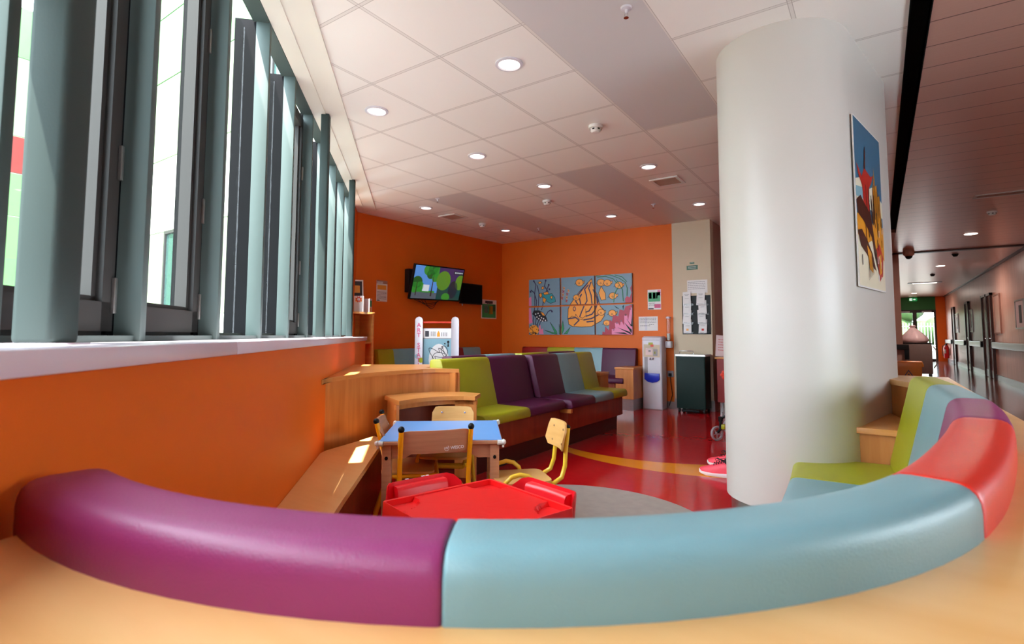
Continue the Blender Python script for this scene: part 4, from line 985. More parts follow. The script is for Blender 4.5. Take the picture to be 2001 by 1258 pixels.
for k in range(4):
    a0, a1, dp = 4.55+k*0.07, 5.05+k*0.04-0.05*k, 0.05+0.025*k
    f.tube([tuple(tvw(a0+(a1-a0)*t_/8, 0.05))+(1.59-dp*math.sin(PI*t_/8),) for t_ in range(9)], 0.004, None, 6)
tag(f.build('cable_bundle', 'black_rubber'), 'dark cables looping down below the television', 'cable')
# papers on the television wall
def wall_sheet(y, z, w_, h_, rows, label, blocks=(), cat='notice', base='paper'): return sheet('wall_notice', w_, h_, tvT(y, z), rows, label, cat, None, base, 'ink', blocks)
wall_sheet(3.99, 1.68, 0.19, 0.295, [(-0.1-i*0.13, -0.85, 0.85, 0.022) for i in range(6)], 'small leaflet with an orange headline taped to the television wall beside the bookcase',
           [(-1, 1, 0.68, 1, 'brown_wall'), (-0.9, 0.2, 0.6, 0.9, 'paper'), (-0.85, 0.8, 0.12, 0.55, 'poster_ochre'), (-0.9, -0.4, -0.95, -0.85, 'ink')])
wall_sheet(6.32, 1.515, 0.41, 0.33, [(0.75, -0.5, 0.5, 0.05), (0.6, -0.3, 0.3, 0.03)], 'small faded picture poster under the blank monitor near the corner',
           [(-0.9, 0.9, -0.9, 0.55, 'art_green'), (-0.6, -0.1, -0.4, 0.4, 'grey_plastic'), (0.0, 0.5, -0.5, 0.35, 'art_orange'), (0.5, 0.85, -0.2, 0.5, 'ink'), (-0.5, 0.5, 0.62, 0.88, 'ink')], 'poster')
# bookcase in the corner past the windows
e = empty('bookcase', (-2.86, 3.50, 0), 0, 'narrow beech bookcase in the corner past the windows, sun on its inner side', 'bookcase')
f = MB(); f.box(-0.15, 0.12, -0.02, 0.135, 1.332, 1.36); f.box(-0.15, 0.12, -0.25+0.02, -0.02, 1.332, 1.36)
f.build('top', 'beech', e, bevel=0.002)
f = MB(); f.box(-0.15, 0.11, 0.105, 0.130, 0.0, 1.332); f.build('side_panel', 'beech', e, smooth=0)
f = MB(); f.box(0.05, 0.11, -0.23, -0.205, 0.0, 1.332); f.build('side_panel', 'beech', e, smooth=0)
f = MB(); f.box(-0.155, -0.145, -0.2, 0.105, 0.0, 1.332); f.build('back_panel', 'beech', e, smooth=0)
for z in (0.05, 0.50, 0.95): f = MB(); f.box(-0.145, 0.10, -0.2, 0.105, z, z+0.022); f.build('shelf', 'beech', e, smooth=0)
T = Matrix.Translation((-2.80, 3.42, 1.36+0.13)) @ Matrix.Rotation(math.radians(40), 4, 'Z')
o = MB(); o.box(-0.06, 0.06, -0.035, 0.035, -0.13, 0.075, 'paper', T=T); o.box(-0.04, 0.04, -0.036, -0.035, 0.00, 0.05, 'art_orange', T=T)
st = [(math.cos(PI*i/8)*(0.05 if i % 2 else 0.022), 0.03+math.sin(PI*i/8)*(0.05 if i % 2 else 0.022)) for i in range(16)]
Ts = T @ Matrix(((1, 0, 0, 0), (0, 0, -1, -0.0365), (0, 1, 0, 0), (0, 0, 0, 1))); flat(o, st, 0.001, 'art_red', Ts); flat(o, blob(0, 0.03, 0.018, 0.018), 0.002, 'paper', Ts)
o.build('gift_bag', None, origin=(-2.80, 3.42, 1.36)); tag(bpy.context.scene.objects['gift_bag'], 'white bag with a red star on top of the bookcase', 'bag')
T = Matrix.Translation((-2.79, 3.545, 1.36+0.09)) @ Matrix.Rotation(math.radians(20), 4, 'Z')
o = MB(); o.box(-0.05, 0.05, -0.03, 0.03, -0.09, 0.085, 'paper_pink', T=T); o.box(0.05, 0.051, -0.02, 0.025, -0.02, 0.06, 'art_green', T=T); o.box(0.05, 0.051, -0.025, 0.01, -0.08, -0.03, 'poster_ochre', T=T)
tag(o.build('patterned_box', None, origin=(-2.79, 3.545, 1.36)), 'small patterned carton on the bookcase beside the star bag', 'box')
T = Matrix.Translation((-2.90, 3.47, 1.66)) @ Matrix.Rotation(math.radians(60), 4, 'Z') @ Matrix.Rotation(math.radians(-12), 4, 'X')
o = MB(); o.box(-0.075, 0.075, -0.004, 0.004, -0.30, 0.13, 'paper', T=T); o.box(-0.058, 0.058, -0.0055, -0.004, -0.10, 0.11, 'ink', T=T); o.box(-0.04, 0.03, -0.0065, -0.0055, -0.05, 0.05, 'poster_ochre', T=T)
tag(o.build('picture_card', None, origin=(-2.90, 3.47, 1.36)), 'tall picture card leaning behind the star bag on the bookcase', 'card')

# ================================================================== ART EASEL
ed = Vector((0.29, 0.21)).normalized(); ep = Vector((-1.13, 3.085)); en = Vector((ed.y, -ed.x))
ea = empty('art_easel', (ep.x, ep.y, 0), math.atan2(ed.y, ed.x), 'white childrens art easel with an orange bar and a squiggle maze panel', 'easel')
for k, x in enumerate((-0.19, 0.19)):
    f = MB(); pts = [(x-0.042, 0.0), (x+0.042, 0.0)]+[(x+0.040*math.cos(PI*i/10), 1.215+0.040*math.sin(PI*i/10)) for i in range(11)]
    T = Matrix(((1, 0, 0, 0), (0, 0, 1, -0.02), (0, 1, 0, 0), (0, 0, 0, 1))) @ Matrix.Translation((0, 0, 0.0 if k == 0 else 0.0))
    f.prism(pts, 0, 0.035, T=T); sp_o = f.build('side_panel', 'white_plastic', ea, bevel=0.006)
    if k == 0:
        for i, ch in enumerate('ART STATION'):
            if ch == ' ': continue
            text('lettering', ch, 0.062, Matrix.Translation((x, -0.0215, 1.165-i*0.052)) @ Matrix.Rotation(math.radians(90), 4, 'X'), 'ink_pink', sp_o)
        f = MB()
        for xx, zz, r, m in ((-0.02, 0.70, 0.03, 'art_green'), (0.025, 0.80, 0.022, 'vinyl_lime'), (-0.02, 0.84, 0.018, 'poster_aqua')): flat(f, blob(x+xx, zz, r, r*1.3), 0.0, m, Matrix(((1, 0, 0, 0), (0, 0, -1, -0.0208), (0, 1, 0, 0), (0, 0, 0, 1))))
        f.build('painted_bushes', None, sp_o, smooth=0)
f = MB(); f.tube([(-0.16, -0.005, 1.195), (0.19, -0.005, 1.195)], 0.010, None, 12); f.build('paper_bar', 'art_red', ea)
f = MB(); f.box(-0.155, 0.155, -0.004, 0.004, 0.55, 1.135, 'grey_plastic'); Tz = Matrix(((1, 0, 0, 0), (0, 0, -1, -0.004), (0, 1, 0, 0), (0, 0, 0, 1)))
flat(f, [(-0.15, 1.03), (0.15, 1.03), (0.15, 1.13), (-0.15, 1.13)], 0.0005, 'paper', Tz); flat(f, [(-0.145, 0.56), (0.15, 0.56), (0.15, 1.022), (-0.145, 1.022)], 0.0005, 'poster_aqua', Tz)
flat(f, [(-0.125, 1.045), (-0.085, 1.045), (-0.085, 1.105), (-0.125, 1.105)], 0.001, 'ink', Tz)
for i in range(5): flat(f, [(-0.065+i*0.012, 1.05), (-0.061+i*0.012, 1.05), (-0.061+i*0.012, 1.10), (-0.065+i*0.012, 1.10)], 0.001, 'ink', Tz)
flat(f, [(0.0, 1.045), (0.03, 1.045), (0.03, 1.08), (0.015, 1.11), (0.0, 1.08)], 0.001, 'art_orange', Tz)
for i in range(4): flat(f, [(0.045+i*0.018, 1.05), (0.05+i*0.018, 1.05), (0.05+i*0.018, 1.09), (0.045+i*0.018, 1.09)], 0.001, 'ink', Tz)
flat(f, blob(0.02, 0.80, 0.105, 0.17, 20), 0.0009, 'paper', Tz)
rnd = random.Random(3); pts = []
for i in range(150):
    a = i*0.33; pts.append((0.02+0.075*math.sin(a*0.37)+0.032*math.cos(a*1.3), 0.80+0.115*math.cos(a*0.29)+0.036*math.sin(a*1.27)))
for qd in strokes(pts, 0.0058): flat(f, qd, 0.0014, 'art_line', Tz)
flat(f, blob(0.118, 0.99, 0.013, 0.015), 0.0012, 'art_line', Tz); flat(f, [(0.108, 0.94), (0.128, 0.94), (0.122, 0.975), (0.114, 0.975)], 0.0012, 'art_line', Tz); flat(f, [(0.075, 0.965), (0.09, 0.965), (0.09, 0.98), (0.075, 0.98)], 0.0012, 'art_line', Tz)
f.build('maze_board', None, ea, smooth=0)
f = MB(); f.box(-0.15, 0.15, -0.02, 0.05, 0.50, 0.53); f.build('tray', 'white_plastic', ea, bevel=0.004)

# ================================================================== FISH PICTURES ON THE BACK WALL
U0 = -2.277
def am(x, y):
    u = (x-262)/1546*1.883; yt = 210-(x-262)*105/1546; yb = 1030-(x-262)*5/1546
    return (u, 2.02-(y-yt)/(yb-yt)*(2.02-1.072))
ART = []
def ap(pts, m): ART.append(([am(*p) for p in pts], m))
def ast(pts, wpx, m):
    for qd in strokes([am(*p) for p in pts], wpx*1.883/1546): ART.append((qd, m))
def outline(pts, m, wpx=6, ml='art_line'): ap(pts, m); ast(pts+[pts[0]], wpx, ml)
ap([(262, 480), (300, 460), (305, 600), (262, 600)], 'art_pink'); ap([(262, 640), (292, 630), (322, 850), (262, 870)], 'art_pink')
for st_ in ([(345, 225), (380, 280), (360, 390)], [(290, 390), (300, 362), (350, 400), (390, 520), (385, 600)], [(400, 290), (430, 400), (420, 590), (405, 660)], [(540, 210), (520, 300), (580, 380)],
            [(590, 280), (540, 400), (510, 470), (490, 600), (470, 660)], [(360, 400), (360, 590), (350, 680)], [(645, 690), (625, 658), (580, 680), (540, 740)], [(350, 740), (330, 820), (345, 900)], [(390, 760), (370, 860), (380, 910)], [(430, 800), (400, 880), (405, 920)], [(455, 830), (430, 900)]): ast(st_, 13, 'art_navy')
for x, y in ((345, 225), (540, 215), (590, 280), (290, 385), (640, 680), (600, 345)): ap(blob(x, y, 14, 16, 10), 'art_navy')
outline([(440, 430), (500, 400), (580, 420), (640, 410), (690, 480), (700, 530), (620, 560), (560, 530), (500, 480)], 'art_teal')
outline([(430, 420), (470, 400), (480, 450), (450, 480)], 'art_orange'); outline([(500, 400), (570, 380), (590, 420), (520, 430)], 'art_orange'); outline([(500, 460), (550, 500), (520, 560), (490, 520)], 'art_orange')
outline([(415, 245), (450, 225), (480, 245), (440, 270)], 'art_orange'); outline([(470, 320), (500, 300), (515, 335), (480, 350)], 'art_orange'); outline([(610, 460), (650, 440), (640, 500)], 'art_orange')
outline([(320, 720), (345, 670), (430, 668), (500, 700), (545, 760), (568, 825), (480, 832), (400, 800), (360, 750)], 'art_line'); ap([(455, 690), (500, 700), (530, 745), (490, 740)], 'art_orange')
for x, y in ((375, 720), (415, 710), (395, 765), (440, 745), (425, 790), (470, 775), (455, 810), (505, 790), (490, 825), (535, 815)): ap(blob(x, y, 11, 11, 8), 'art_white')
ap(blob(345, 960, 85, 75, 16), 'art_orange')
rr_ = random.Random(5)
for i in range(46):
    x, y = 345+rr_.uniform(-80, 80), 955+rr_.uniform(-75, 70); ast([(x, y), (x+rr_.uniform(-26, 26), y+rr_.uniform(-26, 26))], 7, 'art_line')
ap([(430, 1020), (430, 900), (450, 880), (465, 960), (490, 930), (505, 1020)], 'art_pink')
for tri in ([(610, 840), (715, 980), (722, 1022), (690, 1010)], [(520, 960), (700, 1005), (710, 1022), (640, 1010)], [(812, 820), (830, 940), (800, 1015), (775, 1015), (790, 920)], [(752, 870), (770, 960), (765, 1015), (752, 1015)], [(925, 915), (880, 1010), (830, 1015)]): outline(tri, 'art_green', 5)
for k, (x, y) in enumerate(((828, 330), (820, 380), (815, 430), (800, 480), (900, 370), (880, 420), (872, 470), (870, 520))):
    ast([(x-14, y-18), (x+16, y-6), (x-10, y+6), (x+14, y+20)], 9, 'art_red' if k % 2 else 'art_orange'); ast([(x-17, y-15), (x+12, y-1), (x-14, y+10)], 4, 'art_line')
body = [(1250, 185), (1150, 290), (1060, 390), (985, 490), (930, 570), (895, 640), (890, 770), (902, 870), (960, 905), (1100, 912), (1240, 905), (1380, 820), (1430, 740), (1425, 660), (1370, 600), (1350, 520), (1330, 430), (1290, 350), (1262, 260)]
outline(body, 'art_orange', 8)
for st_ in ([(1200, 280), (1145, 345), (1170, 430), (1180, 520), (1150, 575)], [(1240, 240), (1205, 330), (1240, 430), (1252, 560)], [(1100, 420), (1068, 480), (1085, 565)], [(1135, 600), (1100, 680), (1070, 760)], [(1250, 600), (1210, 670), (1160, 690)],
            [(1300, 400), (1345, 520), (1300, 650), (1250, 720), (1165, 750)], [(1270, 350), (1320, 470), (1330, 560)], [(890, 790), (1010, 770), (1060, 810), (985, 885)], [(1130, 805), (1240, 785), (1340, 730)], [(1175, 835), (1270, 825)], [(1190, 250), (1110, 350), (1050, 430)], [(1010, 520), (1040, 570)]): ast(st_, 17, 'art_navy')
ast(blob(990, 640, 18, 30, 12)+[(1008, 640)], 10, 'art_navy'); ast([(890, 800), (950, 750), (1000, 760), (1010, 720), (1060, 790), (1120, 805)], 6, 'art_line'); ast([(1160, 640), (1165, 740), (1110, 780), (1065, 760)], 6, 'art_line')
outline([(1385, 300), (1350, 400), (1385, 510), (1450, 500), (1445, 405), (1410, 340)], 'art_orange', 6)
for x, y, r in ((1070, 245, 58), (1020, 470, 46), (1385, 245, 58), (1475, 250, 54), (1635, 285, 56), (1550, 445, 54), (1385, 690, 50), (1540, 705, 54), (1460, 850, 46)):
    outline(blob(x, y, r, r*0.92, 14), 'art_orange', 6); ast(blob(x-5, y+12, 10, 12, 8)+[(x+5, y+12)], 4, 'art_line'); outline([(x+r*0.8, y-10), (x+r*1.3, y-34), (x+r*1.2, y+18)], 'art_orange', 4); ast([(x-r, y+8), (x-r-16, y+26)], 5, 'art_line')
for st_ in ([(1290, 150), (1400, 120), (1520, 130), (1640, 180), (1720, 240), (1745, 330), (1740, 440)], [(1330, 160), (1450, 150), (1560, 190), (1610, 260)], [(1580, 130), (1680, 160), (1740, 230)], [(1600, 200), (1680, 350), (1690, 520)], [(1620, 320), (1570, 420), (1560, 540)]): ast(st_, 9, 'art_green'); ast([(a+5, b+5) for a, b in st_], 4, 'art_line')
ap([(1812, 262), (1788, 330), (1802, 400), (1780, 470), (1740, 450), (1715, 490), (1722, 548), (1812, 545)], 'art_crimson')
ap([(1812, 575), (1722, 600), (1700, 665), (1640, 648), (1622, 750), (1552, 728), (1532, 825), (1500, 805), (1490, 960), (1440, 900), (1432, 990), (1402, 975), (1395, 1026), (1812, 1026)], 'art_crimson')
ap([(1530, 1022), (1530, 945), (1580, 930), (1572, 850), (1612, 840), (1642, 890), (1658, 800), (1700, 890), (1702, 740), (1742, 735), (1752, 820), (1790, 620), (1812, 620), (1812, 1022)], 'art_pink')
for x, y in ((1555, 950), (1600, 850), (1660, 820), (1722, 730), (1785, 640)): ast(blob(x, y, 9, 11, 8)+[(x+9, y)], 5, 'art_line')
for tri in ([(1550, 995), (1700, 990), (1760, 1022)], [(1605, 915), (1780, 985), (1795, 1022)], [(1700, 840), (1800, 950), (1800, 1010)], [(1728, 780), (1790, 900), (1806, 720), (1808, 900)], [(1560, 585), (1640, 640), (1600, 630)], [(1700, 580), (1690, 660), (1680, 600)]): ap(tri, 'bin_green')
names_ = [('purple weeds and a teal fish', 'top left'), ('the striped fin and red lettering', 'top middle'), ('four small orange fish among weeds', 'top right'),
          ('black fish with white dots', 'bottom left'), ('face of the big striped fish', 'bottom middle'), ('crimson and pink coral', 'bottom right')]
k = 0
for (z0, z1) in ((1.567, 2.022), (1.072, 1.541)):
    for (u0, u1) in ((0.0, 0.611), (0.640, 1.246), (1.271, 1.883)):
        f = MB(); f.box(U0+u0, U0+u1, 6.655, 6.682, z0, z1, 'art_bg'); T = Matrix(((1, 0, 0, U0), (0, 0, -1, 6.655), (0, 1, 0, 0), (0, 0, 0, 1)))
        for i, (pl, m) in enumerate(ART):
            c_ = clip_rect(pl, u0, u1, z0, z1)
            if c_: flat(f, c_, 0.0003+i*0.000012, m, T)
        o = f.build('painted_panel', None, origin=(U0+(u0+u1)/2, 6.67, (z0+z1)/2), smooth=0)
        tag(o, 'canvas panel painted with %s, %s of six' % names_[k], 'picture', 'six fish pictures on the far wall'); k += 1
# notices on the back wall
def bT(x, z, y=6.688): return plane_T((x, y, z), (1, 0, 0))
sheet('wall_notice', 0.205, 0.30, bT(-0.056, 1.60), [(-0.35-i*0.12, -0.85, 0.1, 0.02) for i in range(3)], 'colour flyer pinned on the orange wall right of the fish pictures', 'notice', None, 'paper', 'ink',
      [(-0.9, 0.9, -0.2, 0.75, 'art_green'), (-0.8, -0.4, 0.1, 0.7, 'ink'), (-0.2, 0.2, 0.1, 0.7, 'paper'), (0.3, 0.5, 0.1, 0.7, 'ink'), (0.5, 0.95, 0.4, 0.95, 'art_pink'), (0.0, 0.95, -0.85, -0.45, 'ink_pink'), (-0.9, -0.1, -0.97, -0.85, 'ink')])
sheet('wall_notice', 0.297, 0.215, bT(-0.157, 1.24), [(0.75-i*0.2, -0.9, 0.85, 0.03) for i in range(4)]+[(-0.1, 0.1, 0.6, 0.03), (-0.3, -0.85, 0.2, 0.03)], 'white printed notice in a plastic sleeve above the water cooler', 'notice', None, 'paper', 'ink', [(-0.35, -0.1, -0.95, 0.95, 'white_plastic')])
sheet('wall_notice', 0.285, 0.19, bT(0.58, 1.765), [(0.7-i*0.26, -0.9, 0.8, 0.03) for i in range(5)], 'white printed notice above the leaflet rack on the white wall', 'notice', None, 'paper', 'ink')
for (x, z, w_, h_, lab, n_) in ((0.514, 2.111, 0.065, 0.026, 'tiny dark green label above the larger green sign on the white wall', 1), (0.515, 2.044, 0.158, 0.062, 'small dark green sign plate on the white wall above the leaflet rack', 2)):
    sheet('sign_plate', w_, h_, bT(x, z), [(0.3-i*0.6, -0.7, 0.7, 0.12) for i in range(n_)], lab, 'sign', None, 'sign_green', 'paper', (), 0.004)
# leaflet rack and leaflets
e = empty('leaflet_rack', (0.56, 6.688, 1.36), 0, 'black wall rack of leaflets on the white wall', 'rack')
f = MB(); f.box(-0.20, 0.20, -0.006, 0.0, -0.28, 0.275); f.build('back_plate', 'black_plastic', e, smooth=0)
for cx_ in (-0.105, 0.105):
    for i, z in enumerate((-0.275, -0.14, -0.005, 0.13)):
        f = MB(); f.box(cx_-0.075, cx_+0.075, -0.045, -0.042, z, z+0.03); f.box(cx_-0.075, cx_+0.075, -0.045, -0.006, z, z+0.003); f.build('pocket', 'acrylic', e, smooth=0)
rl = random.Random(11)
rows_ = ['bottom', 'second', 'third', 'top']
for ci, cx_ in enumerate((-0.125, 0.085)):
    for i, z in enumerate((-0.27, -0.135, 0.0, 0.13)):
        tilt = rl.uniform(-0.07, 0.07); x = 0.56+cx_+rl.uniform(-0.015, 0.015)
        T = Matrix.Translation((x, 6.665-0.0012*i, 1.36+z+0.104)) @ Matrix.Rotation(tilt, 4, 'Y') @ Matrix.Rotation(math.radians(-7), 4, 'X') @ plane_T((0, 0, 0), (1, 0, 0))
        bk = [(-0.3, 0.3, -0.65, -0.35, 'poster_ochre' if ci == 0 else 'ink_red')] if i == 0 else []
        sheet('leaflet', 0.112, 0.20, T, [(0.6, -0.6, 0.6, 0.03), (0.45, -0.4, 0.4, 0.02), (0.05, -0.5, 0.5, 0.02), (-0.85, -0.8, 0.2, 0.03)], 'white leaflet in the %s pocket of the %s column of the wall rack' % (rows_[i], ['left', 'right'][ci]), 'leaflet', 'leaflets in the black wall rack', 'paper', 'ink', bk, 0.003)

# ================================================================== WATER COOLER
e = empty('water_cooler', (-0.02, 6.55, 0), math.radians(3), 'white free standing water cooler with a blue drip tray and a taped paper', 'water cooler')
f = MB(); f.prism(bezier_round([(-0.145, -0.13), (0.145, -0.13), (0.145, 0.125), (-0.145, 0.125)], 0.03), 0.012, 0.985); f.build('body', 'white_plastic', e, bevel=0.004)
f = MB(); f.rings([[Vector((x, y, z)) for x, y in bezier_round([(-a, -b), (a, -b), (a, 0.125), (-a, 0.125)], 0.03)] for a, b, z in ((0.142, 0.125, 0.985), (0.146, 0.132, 1.0), (0.146, 0.13, 1.03), (0.125, 0.10, 1.05))]); f.build('top_cap', 'white_plastic', e)
f = MB(); f.box(-0.145, 0.145, -0.125, 0.12, 0.0, 0.012); f.build('foot', 'grey_plastic', e, smooth=0)
f = MB(); f.box(-0.110, 0.110, -0.1315, -0.130, 0.50, 0.76, 'white_plastic'); f.box(-0.11, -0.06, -0.133, -0.1315, 0.52, 0.75, 'grey_plastic'); f.build('dispensing_recess', None, e, smooth=0)
for x in (-0.02, 0.02): f = MB(); f.tube([(x, -0.13, 0.735), (x, -0.15, 0.735), (x, -0.155, 0.71)], 0.008, None, 8); f.build('tap', 'grey_plastic', e)
tr = MB(); pts = [(-0.105, 0.52), (0.11, 0.515), (0.112, 0.43), (0.07, 0.395), (0.01, 0.385), (-0.06, 0.395), (-0.107, 0.43)]
tr.prism(pts, 0, 0.022, T=Matrix(((1, 0, 0, 0), (0, 0, -1, -0.130), (0, 1, 0, 0), (0, 0, 0, 1)))); tr.build('drip_tray', 'blue_plastic', e, bevel=0.004)
sheet('taped_paper', 0.235, 0.18, Matrix.Translation((0.0, -0.1335, 0.84)) @ Matrix.Rotation(0.03, 4, 'Y') @ plane_T((0, 0, 0), (1, 0, 0)), [(0.6-i*0.2, -0.8, 0.7, 0.02) for i in range(3)], None, None, None, 'cream_paint', 'grey_plastic', [(-0.75, 0.1, -0.7, 0.4, 'paper_pink'), (0.2, 0.75, -0.8, 0.3, 'grey_plastic'), (-0.4, -0.1, -0.2, 0.1, 'vinyl_teal'), (0.3, 0.5, -0.5, -0.1, 'vinyl_lime')], parent=e)
f = MB(); f.box(-0.045, 0.02, -0.135, -0.133, 0.925, 0.96, 'vinyl_lime'); f.box(-0.015, 0.03, -0.1365, -0.135, 0.90, 0.93, 'art_red'); f.build('sticker', None, e, smooth=0)
e = empty('cup_dispenser', (0.18, 6.60, 0.93), 0, 'clear upright cup tube fixed beside the water cooler top', 'dispenser')
f = MB(); f.lathe([(0.03, 0.05), (0.03, 0.38), (0.028, 0.38), (0.028, 0.05)], 0, 0, None, 20); f.build('tube', 'acrylic', e)
f = MB(); f.lathe([(0.001, 0.38), (0.034, 0.38), (0.034, 0.405), (0.001, 0.41)], 0, 0, None, 20); f.build('cap', 'white_plastic', e)
f = MB(); f.box(-0.045, 0.045, -0.045, 0.05, -0.05, 0.05); f.build('base', 'white_plastic', e, bevel=0.012)
f = MB()
for i in range(4): f.lathe([(0.018, 0.06+i*0.02), (0.026, 0.10+i*0.02), (0.024, 0.10+i*0.02), (0.016, 0.062+i*0.02)], 0, 0, None, 16)
f.build('cups', 'clear_plastic', e)
e = empty('wall_socket', (0.17, 6.69, 0.50), 0, 'small grey wall socket with a plug between the cooler and the dark bin', 'socket')
f = MB(); f.box(-0.045, 0.045, -0.012, 0, -0.045, 0.045); f.build('plate', 'grey_plastic', e, bevel=0.003)
f = MB(); f.box(-0.02, 0.02, -0.04, -0.012, -0.03, 0.01); f.tube([(0, -0.03, -0.02), (0.01, -0.035, -0.12), (0.03, -0.03, -0.3), (-0.02, -0.03, -0.46)], 0.005, None, 8); f.build('plug', 'black_plastic', e)

# dark green bin with a steel lid rim and handle
e = empty('dark_bin', (0.555, 6.50, 0), 0, 'tall dark green bin with a steel rim lid in front of the white wall', 'bin')
f = MB(); f.prism(bezier_round([(-0.20, -0.15), (0.20, -0.15), (0.20, 0.13), (-0.20, 0.13)], 0.02), 0.06, 0.775); f.build('body', 'bin_green', e, bevel=0.004)
f = MB(); f.prism(bezier_round([(-0.215, -0.165), (0.215, -0.165), (0.215, 0.14), (-0.215, 0.14)], 0.02), 0.775, 0.80); f.build('lid', 'steel', e, bevel=0.006)
f = MB(); f.tube([(-0.19, 0.0, 0.80), (-0.19, 0.0, 0.845), (0.0, 0.0, 0.845), (0.0, 0.0, 0.80)], 0.007, None, 8); f.build('handle', 'chrome', e)
for sx in (-0.17, 0.17):
    for y in (-0.12, 0.1): f = MB(); f.tube([(sx-0.012, y, 0.03), (sx+0.012, y, 0.03)], 0.03, None, 14); f.box(sx-0.01, sx+0.01, y-0.01, y+0.01, 0.03, 0.062); f.build('castor', 'black_rubber', e)
f = MB(); f.box(-0.12, 0.12, -0.20, -0.15, 0.02, 0.05); f.build('pedal', 'black_plastic', e, bevel=0.006)

# reception desk, papers and picture grid beyond
e = empty('reception_desk', (1.5, 6.75, 0), 0, 'red fronted reception desk with a timber top just right of the white wall', 'desk')
f = MB(); f.box(-0.67, 0.9, -0.20, 0.35, 0.74, 0.765); f.build('top', 'beech', e, bevel=0.003)
f = MB(); f.box(-0.65, 0.88, -0.17, 0.30, 0.15, 0.74); f.build('front_panel', 'vinyl_darkred', e, smooth=0)
for x in (-0.62, -0.58, 0.8): f = MB(); f.tube([(x, -0.13, 0.0), (x, -0.13, 0.15)], 0.012, None, 10); f.build('leg', 'chrome', e)
f = MB(); f.box(-0.64, 0.86, 0.0, 0.02, 0.0, 0.15); f.build('skirting', 'steel', e, smooth=0)
sheet('desk_sign', 0.21, 0.30, Matrix.Translation((0.93, 6.66, 0.765+0.15)) @ Matrix.Rotation(math.radians(-14), 4, 'X') @ Matrix.Rotation(math.radians(20), 4, 'Z') @ plane_T((0, 0, 0), (1, 0, 0)), [(0.6-i*0.25, -0.7, 0.7, 0.03) for i in range(5)], 'pale leaflet stand tilted back on the reception desk', 'sign', None, 'paper_pink', 'ink_red')
o = MB(); o.box(1.02, 1.75, 8.97, 8.998, 1.0, 1.95, 'paper_pink')
for i in range(5):
    for j in range(4): o.box(1.08+i*0.13, 1.17+i*0.13, 8.965, 8.97, 1.10+j*0.20, 1.22+j*0.20, 'ink')
tag(o.build('photo_board', None, smooth=0), 'pink notice board with rows of small photos behind the reception desk', 'notice board')

# ================================================================== POSTER ON THE COLUMN
pc = MV*(1.79+0.345+0.012)+EV*2.98; T = plane_T((pc.x, pc.y, 1.78), (EV.x, EV.y, 0)) 
PW, PH = 0.60, 0.925
f = MB(); f.box(-PW/2, PW/2, -PH/2, PH/2, -0.004, 0.002, 'paper', T=T)
def pp(pts, m, lv):
    c_ = clip_rect([((x-0.5)*PW, (y-0.5)*PH) for x, y in pts], -PW/2+0.008, PW/2-0.008, -PH/2+0.008, PH/2-0.008)
    if c_: flat(f, c_, 0.002+lv*0.0004, m, T)
pp([(0, 0.35), (1, 0.4), (1, 1), (0, 1)], 'poster_sky', 1); pp([(0, 0), (1, 0), (1, 0.42), (0, 0.38)], 'poster_sand', 1)
pp([(0, 0.62), (0.25, 0.66), (0.4, 0.60), (0.6, 0.64), (1, 0.58), (1, 0.48), (0, 0.5)], 'poster_sand', 2); pp([(0, 0.58), (0.3, 0.60), (0.5, 0.54), (0, 0.52)], 'poster_aqua', 3)
pp([(0, 0.42), (0.3, 0.44), (0.6, 0.40), (1, 0.42), (1, 0.20), (0.7, 0.24), (0.5, 0.30), (0.3, 0.26), (0, 0.30)], 'poster_ochre', 3)
pp([(0.60, 0.50), (0.62, 0.66), (0.66, 0.64), (0.68, 0.78), (0.72, 0.66), (0.78, 0.68), (0.80, 0.60), (0.88, 0.62), (0.92, 0.48), (0.95, 0.36), (0.6, 0.38)], 'poster_ochre', 4)
pp([(0.25, 0.50), (0.22, 0.66), (0.32, 0.72), (0.34, 0.82), (0.37, 0.72), (0.55, 0.70), (0.66, 0.72), (0.56, 0.66), (0.48, 0.62), (0.46, 0.50), (0.5, 0.42), (0.3, 0.44)], 'poster_red', 5)
pp([(0.0, 0.50), (0.15, 0.54), (0.3, 0.50), (0.5, 0.46), (0.58, 0.34), (0.66, 0.22), (0.72, 0.12), (0.60, 0.20), (0.50, 0.32), (0.36, 0.36), (0.2, 0.40), (0.05, 0.42)], 'poster_brown', 6)
pp([(0.0, 0.32), (0.15, 0.34), (0.35, 0.28), (0.5, 0.22), (0.62, 0.12), (0.5, 0.14), (0.3, 0.20), (0.1, 0.24)], 'poster_brown', 6); pp([(0.3, 0.26), (0.45, 0.22), (0.5, 0.10), (0.38, 0.12)], 'poster_ochre', 7)
pp([(0.66, 0.26), (0.80, 0.30), (0.92, 0.22), (0.88, 0.10), (0.74, 0.06), (0.70, 0.16)], 'poster_red', 7); pp([(0.74, 0.22), (0.84, 0.24), (0.84, 0.12), (0.76, 0.10)], 'poster_ochre', 8)
for i in range(16):
    x = 0.62+random.uniform(0, 0.3); y = random.uniform(0.04, 0.55); pp([(x, y), (x+0.015, y+0.005), (x+0.02, y+0.05), (x+0.004, y+0.045)], 'art_line' if i % 2 else 'art_white', 9)
for i in range(10): x = 0.28+0.045*i+0.02*math.sin(i*3); y = 0.40+0.22*abs(math.sin(i*1.7)); pp([(x, y), (x+0.02, y+0.01), (x+0.05, y-0.14), (x+0.03, y-0.15)], 'poster_brown', 8)
for i in range(7): x = 0.60+0.045*i; y = 0.55+0.03*(i % 3); pp([(x, y-0.14), (x+0.012, y-0.14), (x+0.014, y+0.08), (x+0.002, y+0.08)], 'poster_brown', 8)
